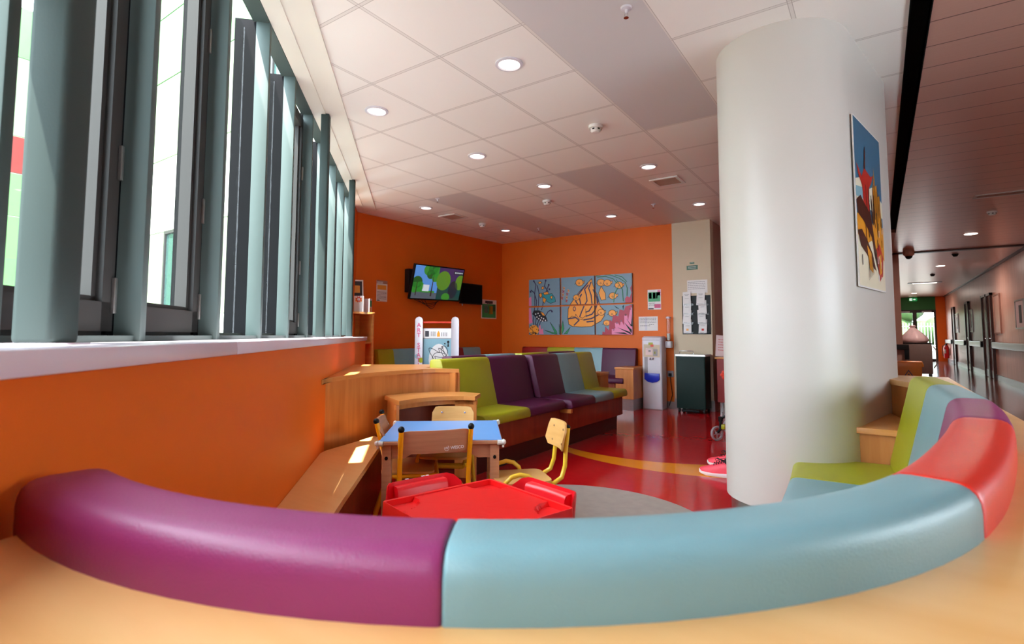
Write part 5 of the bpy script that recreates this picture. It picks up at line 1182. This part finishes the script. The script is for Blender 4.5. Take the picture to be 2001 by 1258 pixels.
pp([(0.24, 0.60), (0.10, 0.66), (0.05, 0.72), (0.14, 0.69), (0.26, 0.64)], 'poster_red', 6); pp([(0.30, 0.72), (0.36, 0.86), (0.38, 0.86), (0.36, 0.72)], 'poster_brown', 7)
for i in range(6): x = 0.33+i*0.04; pp([(x, 0.05+0.01*i), (x+0.008, 0.05+0.01*i), (x+0.01, 0.2), (x, 0.2)], 'poster_brown', 8)
pp([(0.12, 0.13), (0.14, 0.13), (0.14, 0.19), (0.12, 0.19)], 'ink', 8)
tag(f.build('column_poster', None, origin=(pc.x, pc.y, 1.78), smooth=0), 'tall colourful painted poster board on the side of the white column', 'poster')

# ================================================================== CEILING FITTINGS
def downlight(x, y, lab, z=ZC):
    e = empty('ceiling_light', (x, y, z), 0, lab, 'ceiling light', 'round downlights in the tiled ceiling' if x < 3 else 'round lights along the corridor ceiling')
    r = 0.085
    f = MB(); f.rings([[Vector((a*math.cos(2*PI*k/28), a*math.sin(2*PI*k/28), b)) for k in range(28)] for a, b in ((r, 0.0), (r, -0.008), (r-0.016, -0.012), (r-0.022, -0.004))], None, cap=False); f.build('rim', 'white_plastic' if x < 3 else 'light_disc', e)
    f = MB(); f.lathe([(0.001, -0.005), (r-0.020, -0.005), (r-0.020, -0.002), (0.001, -0.002)], 0, 0, None, 28); f.build('lamp_disc', 'light_disc', e)
    if x > 3:
        ld = bpy.data.lights.new('lamp', 'AREA'); ld.shape = 'DISK'; ld.size = 0.12; ld.energy = 26.0; ld.color = (1.0, 0.86, 0.76)
        lo = bpy.data.objects.new('lamp', ld); COL.objects.link(lo); lo.parent = e; lo.location = (0, 0, -0.016)
    return e
for x, y, lab in ((0.9, 1.5, 'largest round ceiling downlight, upper middle of the picture'), (-0.3, 1.5, 'round downlight nearest the windows'), (-0.3, 2.7, 'round downlight two tiles beyond the one nearest the windows'),
                  (-0.3, 3.9, 'round downlight in the middle of the ceiling just before a smoke detector'), (-2.1, 3.9, 'round downlight closest to the television wall'), (-2.1, 5.7, 'round downlight in the far corner above the blank monitor'),
                  (-0.3, 5.7, 'round downlight above the fish pictures'), (0.9, 5.7, 'round downlight above the leaflet rack beside the column'), (0.9, 3.9, 'round downlight beside the square ceiling vent'),
                  (4.0, 10.2, 'nearest and largest round corridor light'), (3.97, 15.0, 'second round corridor light past the dark ceiling beam'), (3.9, 24.8, 'farthest round corridor light before the green wall')): downlight(x, y, lab)
e = empty('ceiling_light', (3.94, 19.8, ZC), 0, 'rectangular light panel in the far corridor ceiling', 'ceiling light')
f = MB(); f.box(-0.42, 0.42, -0.15, 0.15, -0.02, -0.004); f.build('frame', 'white_plastic', e, smooth=0); f = MB(); f.box(-0.3, 0.3, -0.1, 0.1, -0.023, -0.02); f.build('lamp_panel', 'light_disc', e, smooth=0)
for x, y, m, lab in ((0.915, 2.68, 'detector', 'white smoke detector on the ceiling near the column, closest of the three'), (-0.61, 4.48, 'detector', 'white smoke detector casting a shadow in the middle of the ceiling'), (-2.1, 5.1, 'detector', 'white smoke detector near the far left corner of the ceiling'),
                     (4.01, 8.3, 'detector', 'pale smoke detector on the near corridor ceiling'), (4.04, 12.8, 'black_plastic', 'dark detector on the corridor ceiling just past the beam'), (3.96, 17.1, 'black_plastic', 'small dark detector far along the corridor ceiling')):
    e = empty('smoke_detector', (x, y, ZC), 0, lab, 'smoke detector', 'smoke detectors on the ceilings')
    f = MB(); f.lathe([(0.001, -0.0), (0.055, -0.0), (0.055, -0.022), (0.048, -0.026), (0.001, -0.026)], 0, 0, None, 24); f.build('base', m, e)
    f = MB(); f.lathe([(0.001, -0.026), (0.042, -0.026), (0.042, -0.040), (0.030, -0.056), (0.001, -0.058)], 0, 0, None, 24); o = f.build('sensor', m, e)
    f = MB()
    for k in range(6): a = k*PI/3; f.box(-0.009, 0.009, 0.040, 0.0435, -0.040, -0.030, None, T=Matrix.Rotation(a, 4, 'Z'))
    f.build('vent_slot', 'gasket', o, smooth=0)
for x, y, lab in ((1.71, 1.38, 'sprinkler head in the plain ceiling panel nearest the camera'), (0.41, 5.4, 'sprinkler head in the plain ceiling strip toward the white wall'), (-1.66, 3.64, 'sprinkler head at the near end of the left plain ceiling strip'), (-1.59, 5.87, 'sprinkler head at the far end of the left plain ceiling strip')):
    e = empty('sprinkler', (x, y, ZC), 0, lab, 'sprinkler', 'sprinkler heads')
    f = MB(); f.lathe([(0.001, 0), (0.03, 0), (0.026, -0.008), (0.008, -0.012), (0.006, -0.03), (0.001, -0.03)], 0, 0, None, 16); f.build('rose', 'white_plastic', e)
    f = MB(); f.tube([(-0.007, 0, -0.03), (-0.009, 0, -0.042), (0, 0, -0.052)], 0.0015, None, 6); f.tube([(0.007, 0, -0.03), (0.009, 0, -0.042), (0, 0, -0.052)], 0.0015, None, 6); f.lathe([(0.001, -0.052), (0.013, -0.052), (0.013, -0.054), (0.001, -0.054)], 0, 0, None, 12); f.build('deflector', 'chrome', e)
def vent(x, y, w_, h_, lab, m='detector'):
    e = empty('ceiling_vent', (x, y, ZC), 0, lab, 'vent')
    f = MB()
    for a, b, c_, d in ((-w_, w_, -h_, -h_+0.03), (-w_, w_, h_-0.03, h_), (-w_, -w_+0.03, -h_+0.03, h_-0.03), (w_-0.03, w_, -h_+0.03, h_-0.03)): f.box(a, b, c_, d, -0.012, -0.001)
    f.build('frame', m, e, smooth=0)
    f = MB(); n_ = 9
    for i in range(n_): yy = -h_+0.04+(2*h_-0.08)*i/(n_-1); f.box(-w_+0.03, w_-0.03, yy-0.004, yy+0.004, -0.010, -0.002)
    f.build('louvre', 'brown_wall', e, smooth=0)
vent(0.89, 4.5, 0.15, 0.15, 'square ceiling vent with a raised frame near the column'); vent(-2.15, 4.5, 0.15, 0.15, 'square ceiling vent near the television wall'); vent(4.0, 7.2, 0.3, 0.10, 'long vent in the near corridor ceiling')
e = empty('dome_camera', (3.24, 11.7, ZC), 0, 'dark security camera dome hanging at the corridor beam', 'camera')
f = MB(); f.lathe([(0.001, 0), (0.09, 0), (0.09, -0.09), (0.06, -0.12), (0.001, -0.12)], 0, 0, None, 8); f.build('housing', 'brown_wall', e); f = MB(); f.sphere((0, 0, -0.12), 0.06, None, 16); f.build('dome', 'black_plastic', e)

# ================================================================== CORRIDOR THINGS
e = empty('exit_sign', (3.97, 27.42, 2.62), 0, 'small green exit sign with white pictograms over the glazed doors', 'sign')
f = MB(); f.box(-0.14, 0.14, -0.02, 0.02, -0.07, 0.07); f.build('panel', 'exit_green', e, bevel=0.004)
f = MB(); T = Matrix(((1, 0, 0, 0), (0, 0, -1, -0.02), (0, 1, 0, 0), (0, 0, 0, 1)))
for pts in ([(-0.12, -0.05), (-0.03, -0.05), (-0.03, 0.05), (-0.12, 0.05)], [(0.0, -0.01), (0.05, -0.01), (0.05, 0.01), (0.0, 0.01)], [(0.05, -0.03), (0.09, 0), (0.05, 0.03)]): flat(f, pts, 0.001, 'exit_white', T)
flat(f, [(-0.09, -0.04), (-0.07, 0.0), (-0.085, 0.03), (-0.065, 0.035), (-0.05, 0.0), (-0.06, -0.04), (-0.07, -0.01)], 0.002, 'exit_green', T); f.build('pictogram', None, e, smooth=0)
e = empty('fire_extinguisher', (4.93, 26.6, 0), 0, 'red fire extinguisher hanging low at the far end of the corridor', 'fire extinguisher')
f = MB(); f.lathe([(0.001, 0.17), (0.085, 0.17), (0.09, 0.19), (0.09, 0.60), (0.06, 0.67), (0.03, 0.70), (0.001, 0.70)], 0, 0, None, 20); f.build('cylinder', 'extinguisher', e)
f = MB(); f.box(-0.03, 0.03, -0.07, 0.03, 0.70, 0.75); f.build('valve', 'black_plastic', e, bevel=0.004)
f = MB(); f.tube([(-0.02, -0.04, 0.71), (-0.12, -0.03, 0.66), (-0.13, -0.02, 0.45), (-0.11, -0.02, 0.25)], 0.012, None, 8); f.build('hose', 'black_rubber', e)
f = MB(); f.rings([[Vector((0.0915*math.cos(a), 0.0915*math.sin(a), z)) for a in [PI*1.05+i*0.13 for i in range(10)]] for z in (0.36, 0.52)], None, cap=False, closed=False); f.build('instruction_label', 'paper', e)
f = MB(); f.box(0.07, 0.112, -0.03, 0.03, 0.28, 0.55); f.build('wall_bracket', 'steel', e, smooth=0)
e = empty('clinical_waste_bin', (3.06, 10.2, 0), 0, 'orange yellow clinical waste bin with a warning triangle behind the lime cushion', 'bin')
f = MB(); f.rings([[Vector((x, y, z)) for x, y in bezier_round([(-a, -a*0.9), (a, -a*0.9), (a, a*0.9), (-a, a*0.9)], 0.03)] for a, z in ((0.19, 0.0), (0.215, 0.55))]); f.build('body', 'yellow_bin', e)
f = MB(); f.prism(bezier_round([(-0.235, -0.215), (0.235, -0.215), (0.235, 0.215), (-0.235, 0.215)], 0.03), 0.55, 0.60); f.prism(bezier_round([(-0.225, -0.20), (0.225, -0.20), (0.225, 0.20), (-0.225, 0.20)], 0.03), 0.60, 0.63); f.build('lid', 'yellow_bin', e, bevel=0.008)
f = MB(); T = Matrix(((1, 0, 0, 0.03), (0, 0, -1, -0.205), (0, 1, 0, 0), (0, 0, 0, 1)))
flat(f, [(-0.065, 0.34), (0.065, 0.34), (0.065, 0.39), (0.0, 0.50), (-0.065, 0.39)], 0.001, 'ink', T); flat(f, [(-0.045, 0.395), (0.045, 0.395), (0.0, 0.475)], 0.0015, 'yellow_bin', T); flat(f, [(-0.055, 0.35), (0.055, 0.35), (0.055, 0.385), (-0.055, 0.385)], 0.0015, 'paper', T); flat(f, blob(0, 0.42, 0.012, 0.012), 0.002, 'ink', T)
f.build('warning_label', None, e, smooth=0)
e = empty('laundry_trolley', (3.0, 11.35, 0), 0, 'trolley with a black rail and brown panel standing behind the clinical waste bin', 'trolley')
f = MB(); f.box(-0.2, 0.16, -0.03, 0.03, 0.80, 0.90); f.box(0.09, 0.16, -0.03, 0.03, 0.62, 0.80); f.build('rail', 'black_plastic', e, bevel=0.006)
f = MB(); f.box(-0.2, 0.13, 0.03, 0.40, 0.10, 0.80); f.build('body', 'brown_wall', e, bevel=0.006)
for x in (-0.15, 0.1):
    for y in (0.08, 0.35): f = MB(); f.tube([(x-0.012, y, 0.05), (x+0.012, y, 0.05)], 0.05, None, 14); f.build('castor', 'black_rubber', e)
e = empty('waste_cart', (3.46, 16.3, 0), 0, 'large grey brown cart in the corridor with a pink bag on top', 'cart')
f = MB(); f.box(-0.34, 0.34, -0.30, 0.30, 0.10, 0.86); f.build('body', 'cart_grey', e, bevel=0.015)
f = MB(); f.box(-0.35, 0.36, -0.31, 0.31, 0.86, 0.885); f.build('lid', 'black_plastic', e, bevel=0.005)
for x in (-0.28, 0.30):
    for y in (-0.25, 0.25): f = MB(); f.tube([(x-0.02, y, 0.055), (x+0.02, y, 0.055)], 0.055, None, 14); f.build('castor', 'black_rubber', e)
f = MB(); f.tube([(0.36, -0.25, 0.80), (0.42, -0.25, 0.70), (0.42, -0.25, 0.35), (0.36, -0.25, 0.25)], 0.014, None, 8); f.build('handle', 'steel', e)
f = MB(); rb = random.Random(2); rings = []
for a, z in ((0.26, 0.0), (0.30, 0.06), (0.26, 0.14), (0.19, 0.24), (0.11, 0.33), (0.05, 0.39), (0.075, 0.43), (0.05, 0.45)):
    rings.append([Vector((a*(1+0.12*math.sin(k*5.3+z*9))*math.cos(2*PI*k/22)+(0.06*(0.4-z) if z < 0.4 else 0), a*0.85*(1+0.1*math.cos(k*4.1))*math.sin(2*PI*k/22), z)) for k in range(22)])
f.rings(rings); o = f.build('waste_bag', 'pink_bag', None, loc=(3.43, 16.25, 0.885), smooth=60); tag(o, 'pale pink tied waste bag slumped on top of the corridor cart', 'bag')

# ================================================================== PUSHCHAIR BEHIND THE COLUMN
e = empty('pushchair', (1.62, 4.72, 0), 0, 'black framed pushchair mostly hidden behind the column, one grey front wheel showing', 'pushchair')
def wheel(x, y, r=0.075):
    f = MB(); T = Matrix.Translation((x, y, r)) @ Matrix.Rotation(math.radians(90), 4, 'Y') @ Matrix.Rotation(math.radians(35), 4, 'X')
    f.rings([[T @ Vector((a*math.cos(2*PI*k/26), a*math.sin(2*PI*k/26), b)) for k in range(26)] for a, b in ((r-0.018, -0.012), (r-0.004, -0.012), (r, 0.0), (r-0.004, 0.012), (r-0.018, 0.012), (r-0.018, -0.012))], None, cap=False)
    w_ = f.build('wheel', 'grey_plastic', e)
    f = MB(); f.lathe([(0.001, -0.014), (0.016, -0.014), (0.016, 0.014), (0.001, 0.014)], 0, 0, None, 14, T=T)
    for k in range(5): a = 2*PI*k/5; f.tube([T @ Vector((0.012*math.cos(a), 0.012*math.sin(a), 0)), T @ Vector(((r-0.016)*math.cos(a), (r-0.016)*math.sin(a), 0))], 0.0055, None, 6)
    f.build('hub', 'grey_plastic', w_)
for x, y in ((-0.30, -0.14), (-0.30, 0.36), (0.32, -0.14), (0.32, 0.36)): wheel(x, y)
for y in (-0.14, 0.36):
    f = MB(); f.tube([(-0.30, y, 0.078), (-0.265, y, 0.12), (-0.262, y, 0.21)], 0.014, None, 8); f.tube([(-0.262, y, 0.20), (-0.262, y, 0.245)], 0.024, None, 10); f.build('fork', 'black_plastic', e)
    f = MB(); f.tube([(-0.262, y, 0.22), (0.0, y, 0.42), (0.30, y, 0.72), (0.42, y, 0.95)], 0.013, None, 8); f.tube([(0.32, y, 0.08), (0.15, y, 0.40), (-0.12, y, 0.62)], 0.013, None, 8); f.build('side_frame', 'black_plastic', e)
f = MB(); f.tube([(0.42, -0.14, 0.95), (0.42, 0.36, 0.95)], 0.017, None, 10); f.build('push_handle', 'black_rubber', e)
f = MB(); f.rings([[Vector((x, y, z)) for y in (-0.11, 0.33) for (x, z) in ()] for _ in ()] or [[Vector((-0.12, -0.11, 0.40)), Vector((-0.12, 0.33, 0.40)), Vector((0.12, 0.33, 0.36)), Vector((0.12, -0.11, 0.36))], [Vector((-0.12, -0.11, 0.43)), Vector((-0.12, 0.33, 0.43)), Vector((0.14, 0.33, 0.39)), Vector((0.14, -0.11, 0.39))]]); f.prism([(0.12, 0.38), (0.30, 0.80), (0.33, 0.79), (0.16, 0.36)], -0.33, 0.11, T=Matrix(((1, 0, 0, 0), (0, 0, -1, 0), (0, 1, 0, 0), (0, 0, 0, 1)))); f.build('seat', 'coat_navy', e, bevel=0.008)
f = MB(); f.box(-0.27, -0.22, -0.15, -0.10, 0.12, 0.17); f.build('brake_clip', 'vinyl_lime', e, bevel=0.008)
f = MB(); fp = Vector((1.405, 4.62, 0.66))
for k in range(6): a = k*PI/3; f.sphere((fp.x+0.028*math.cos(a), fp.y, fp.z+0.028*math.sin(a)), 0.022, None, 8)
f.tube([(fp.x, fp.y, fp.z), (1.50, 4.58, 0.50)], 0.004, None, 6)
tag(f.build('toy_flower', 'art_red'), 'bright red fabric flower clipped on the hidden pushchair beside the column', 'toy')

# ================================================================== PERSON LEANING BEHIND THE COLUMN
def skin_body(name, pts, edges, radii, m, parent, lvl=2):
    me = bpy.data.meshes.new(name); me.from_pydata(pts, edges, []); o = bpy.data.objects.new(name, me); COL.objects.link(o); o.parent = parent
    md = o.modifiers.new('skin', 'SKIN'); md.use_smooth_shade = True
    for v, r in zip(me.skin_vertices[0].data, radii): v.radius = (r, r) if not isinstance(r, tuple) else r
    me.skin_vertices[0].data[0].use_root = True
    o.modifiers.new('sub', 'SUBSURF').levels = lvl; o.modifiers[-1].render_levels = lvl; me.materials.append(M(m))
    dg = bpy.context.evaluated_depsgraph_get(); nm = bpy.data.meshes.new_from_object(o.evaluated_get(dg)); nm.name = name
    for p in nm.polygons: p.use_smooth = True
    o.modifiers.clear(); o.data = nm; return o
pe = empty('person', (1.87, 3.33, 0), 0, 'person standing behind the column, only coral trainers and lilac ankles in view', 'person')
# local: faces -x
P = [(0.045, 0.0, 0.93), (0.03, 0.0, 1.08), (0.025, 0.0, 1.28), (0.03, 0.0, 1.40), (0.02, 0.0, 1.47), (0.005, 0.0, 1.56), (0.0, 0.0, 1.63),
     (0.03, 0.17, 1.36), (0.06, 0.22, 1.12), (-0.02, 0.17, 0.95), (0.03, -0.17, 1.36), (0.06, -0.22, 1.12), (-0.02, -0.17, 0.95),
     (0.03, 0.09, 0.86), (0.00, 0.12, 0.50), (-0.085, 0.13, 0.11), (-0.16, 0.13, 0.05), (0.03, -0.09, 0.86), (-0.01, -0.12, 0.50), (-0.085, -0.15, 0.11), (-0.16, -0.15, 0.05)]
E_ = [(0, 1), (1, 2), (2, 3), (3, 4), (4, 5), (5, 6), (3, 7), (7, 8), (8, 9), (3, 10), (10, 11), (11, 12), (0, 13), (13, 14), (14, 15), (15, 16), (0, 17), (17, 18), (18, 19), (19, 20)]
Rr = [0.12, 0.10, 0.12, 0.09, 0.045, 0.085, 0.075, 0.05, 0.038, 0.026, 0.05, 0.038, 0.026, 0.085, 0.055, 0.034, 0.03, 0.085, 0.055, 0.034, 0.03]
skin_body('body', P, E_, Rr, 'skin', pe)
skin_body('leggings', [P[0], P[13], P[14], (-0.08, 0.13, 0.13), P[17], P[18], (-0.08, -0.15, 0.13)], [(0, 1), (1, 2), (2, 3), (0, 4), (4, 5), (5, 6)], [0.135, 0.10, 0.07, 0.043, 0.10, 0.07, 0.043], 'lilac', pe)
skin_body('jacket', [(0.04, 0, 0.88), P[1], P[2], P[3], P[7], P[8], (-0.005, 0.18, 0.99), P[10], P[11], (-0.005, -0.18, 0.99)], [(0, 1), (1, 2), (2, 3), (3, 4), (4, 5), (5, 6), (3, 7), (7, 8), (8, 9)], [0.15, 0.13, 0.145, 0.10, 0.066, 0.052, 0.042, 0.066, 0.052, 0.042], 'coat_navy', pe)
f = MB(); f.rings([[Vector((0.02+a*1.05*math.cos(2*PI*k/20), a*math.sin(2*PI*k/20), z)) for k in range(20)] for a, z in ((0.05, 1.47), (0.092, 1.55), (0.10, 1.63), (0.085, 1.70), (0.03, 1.735))]); h = f.build('hair', 'hair', pe)
for v in h.data.vertices: v.co.x += 0.02
for sy in (-1, 1):
    for k in range(5):
        ln = (0.05, 0.075, 0.08, 0.075, 0.06)[k]; bx_ = -0.02; by_ = sy*0.17+(k-2)*0.014
        f = MB(); f.tube([(bx_, by_, 0.935), (bx_-0.008, by_+(0.02*(-sy) if k == 0 else 0), 0.935-ln*0.5), (bx_-0.022, by_+(0.02*(-sy) if k == 0 else 0), 0.935-ln)], [0.0085, 0.008, 0.006], None, 8); f.build('finger', 'skin', pe)
f = MB()
for sy in (-1, 1): f.sphere((-0.083, sy*0.032, 1.60), 0.010, 'art_line', 8)
f.tube([(-0.08, 0, 1.60), (-0.105, 0, 1.565), (-0.085, 0, 1.56)], 0.009, 'skin', 8); f.tube([(-0.082, -0.02, 1.53), (-0.087, 0, 1.527), (-0.082, 0.02, 1.53)], 0.005, 'ink_red', 6)
f.build('face', None, pe)
def shoe(x, y, rz):
    T = Matrix.Translation((x, y, 0)) @ Matrix.Rotation(rz, 4, 'Z')      # toe towards -x
    secs = [(-0.255, 0.020, 0.035, 0.048), (-0.235, 0.036, 0.022, 0.058), (-0.20, 0.044, 0.020, 0.068), (-0.15, 0.046, 0.020, 0.085), (-0.10, 0.040, 0.022, 0.108), (-0.05, 0.036, 0.026, 0.118), (0.0, 0.036, 0.030, 0.115), (0.02, 0.026, 0.036, 0.108)]
    f = MB(); rings = []
    for xx, hw, z0, z1 in secs:
        rings.append([T @ Vector((xx, hw*math.cos(a), z0+(z1-z0)*max(0, math.sin(a))**0.8 if math.sin(a) > 0 else z0)) for a in [2*PI*k/18 for k in range(18)]])
    f.rings(rings); s_ = f.build('shoe', 'shoe_coral', pe, smooth=70)
    f = MB(); rings = []
    for xx, hw, z0, z1 in secs:
        top = z0+0.006; bot = max(0.001, (xx+0.2)*-0.25 if xx < -0.2 else 0.001)
        hw2 = hw+0.003; rings.append([T @ Vector((xx-0.003, yy, z)) for yy, z in ((-hw2, top), (-hw2-0.002, (top+bot)/2), (-hw2*0.9, bot), (hw2*0.9, bot), (hw2+0.002, (top+bot)/2), (hw2, top))])
    f.rings(rings); f.build('sole', 'shoe_white', s_, smooth=50)
    f = MB()
    for k in range(5):
        xx = -0.145+k*0.018; zz = 0.089+k*0.0065; f.tube([T @ Vector((xx, -0.028, zz-0.006)), T @ Vector((xx-0.004, 0, zz+0.010)), T @ Vector((xx, 0.028, zz-0.006))], 0.0028, None, 6)
    for s2_ in (-1, 1):
        f.tube([T @ Vector((-0.085+0.03*math.cos(a)-0.02, s2_*(0.018+0.014*math.sin(a)), 0.125+0.008*math.sin(a*2))) for a in [i*PI/4 for i in range(9)]], 0.0026, None, 6)
    f.build('laces', 'lace', s_)
    f = MB(); f.tube([T @ Vector(p_) for p_ in ((-0.045, 0, 0.10), (-0.03, 0, 0.125), (-0.02, 0, 0.15))], [0.038, 0.038, 0.040], None, 16); f.build('collar', 'lace', s_)
shoe(-0.085, -0.155, math.radians(-4)); shoe(-0.115, 0.135, math.radians(-14))
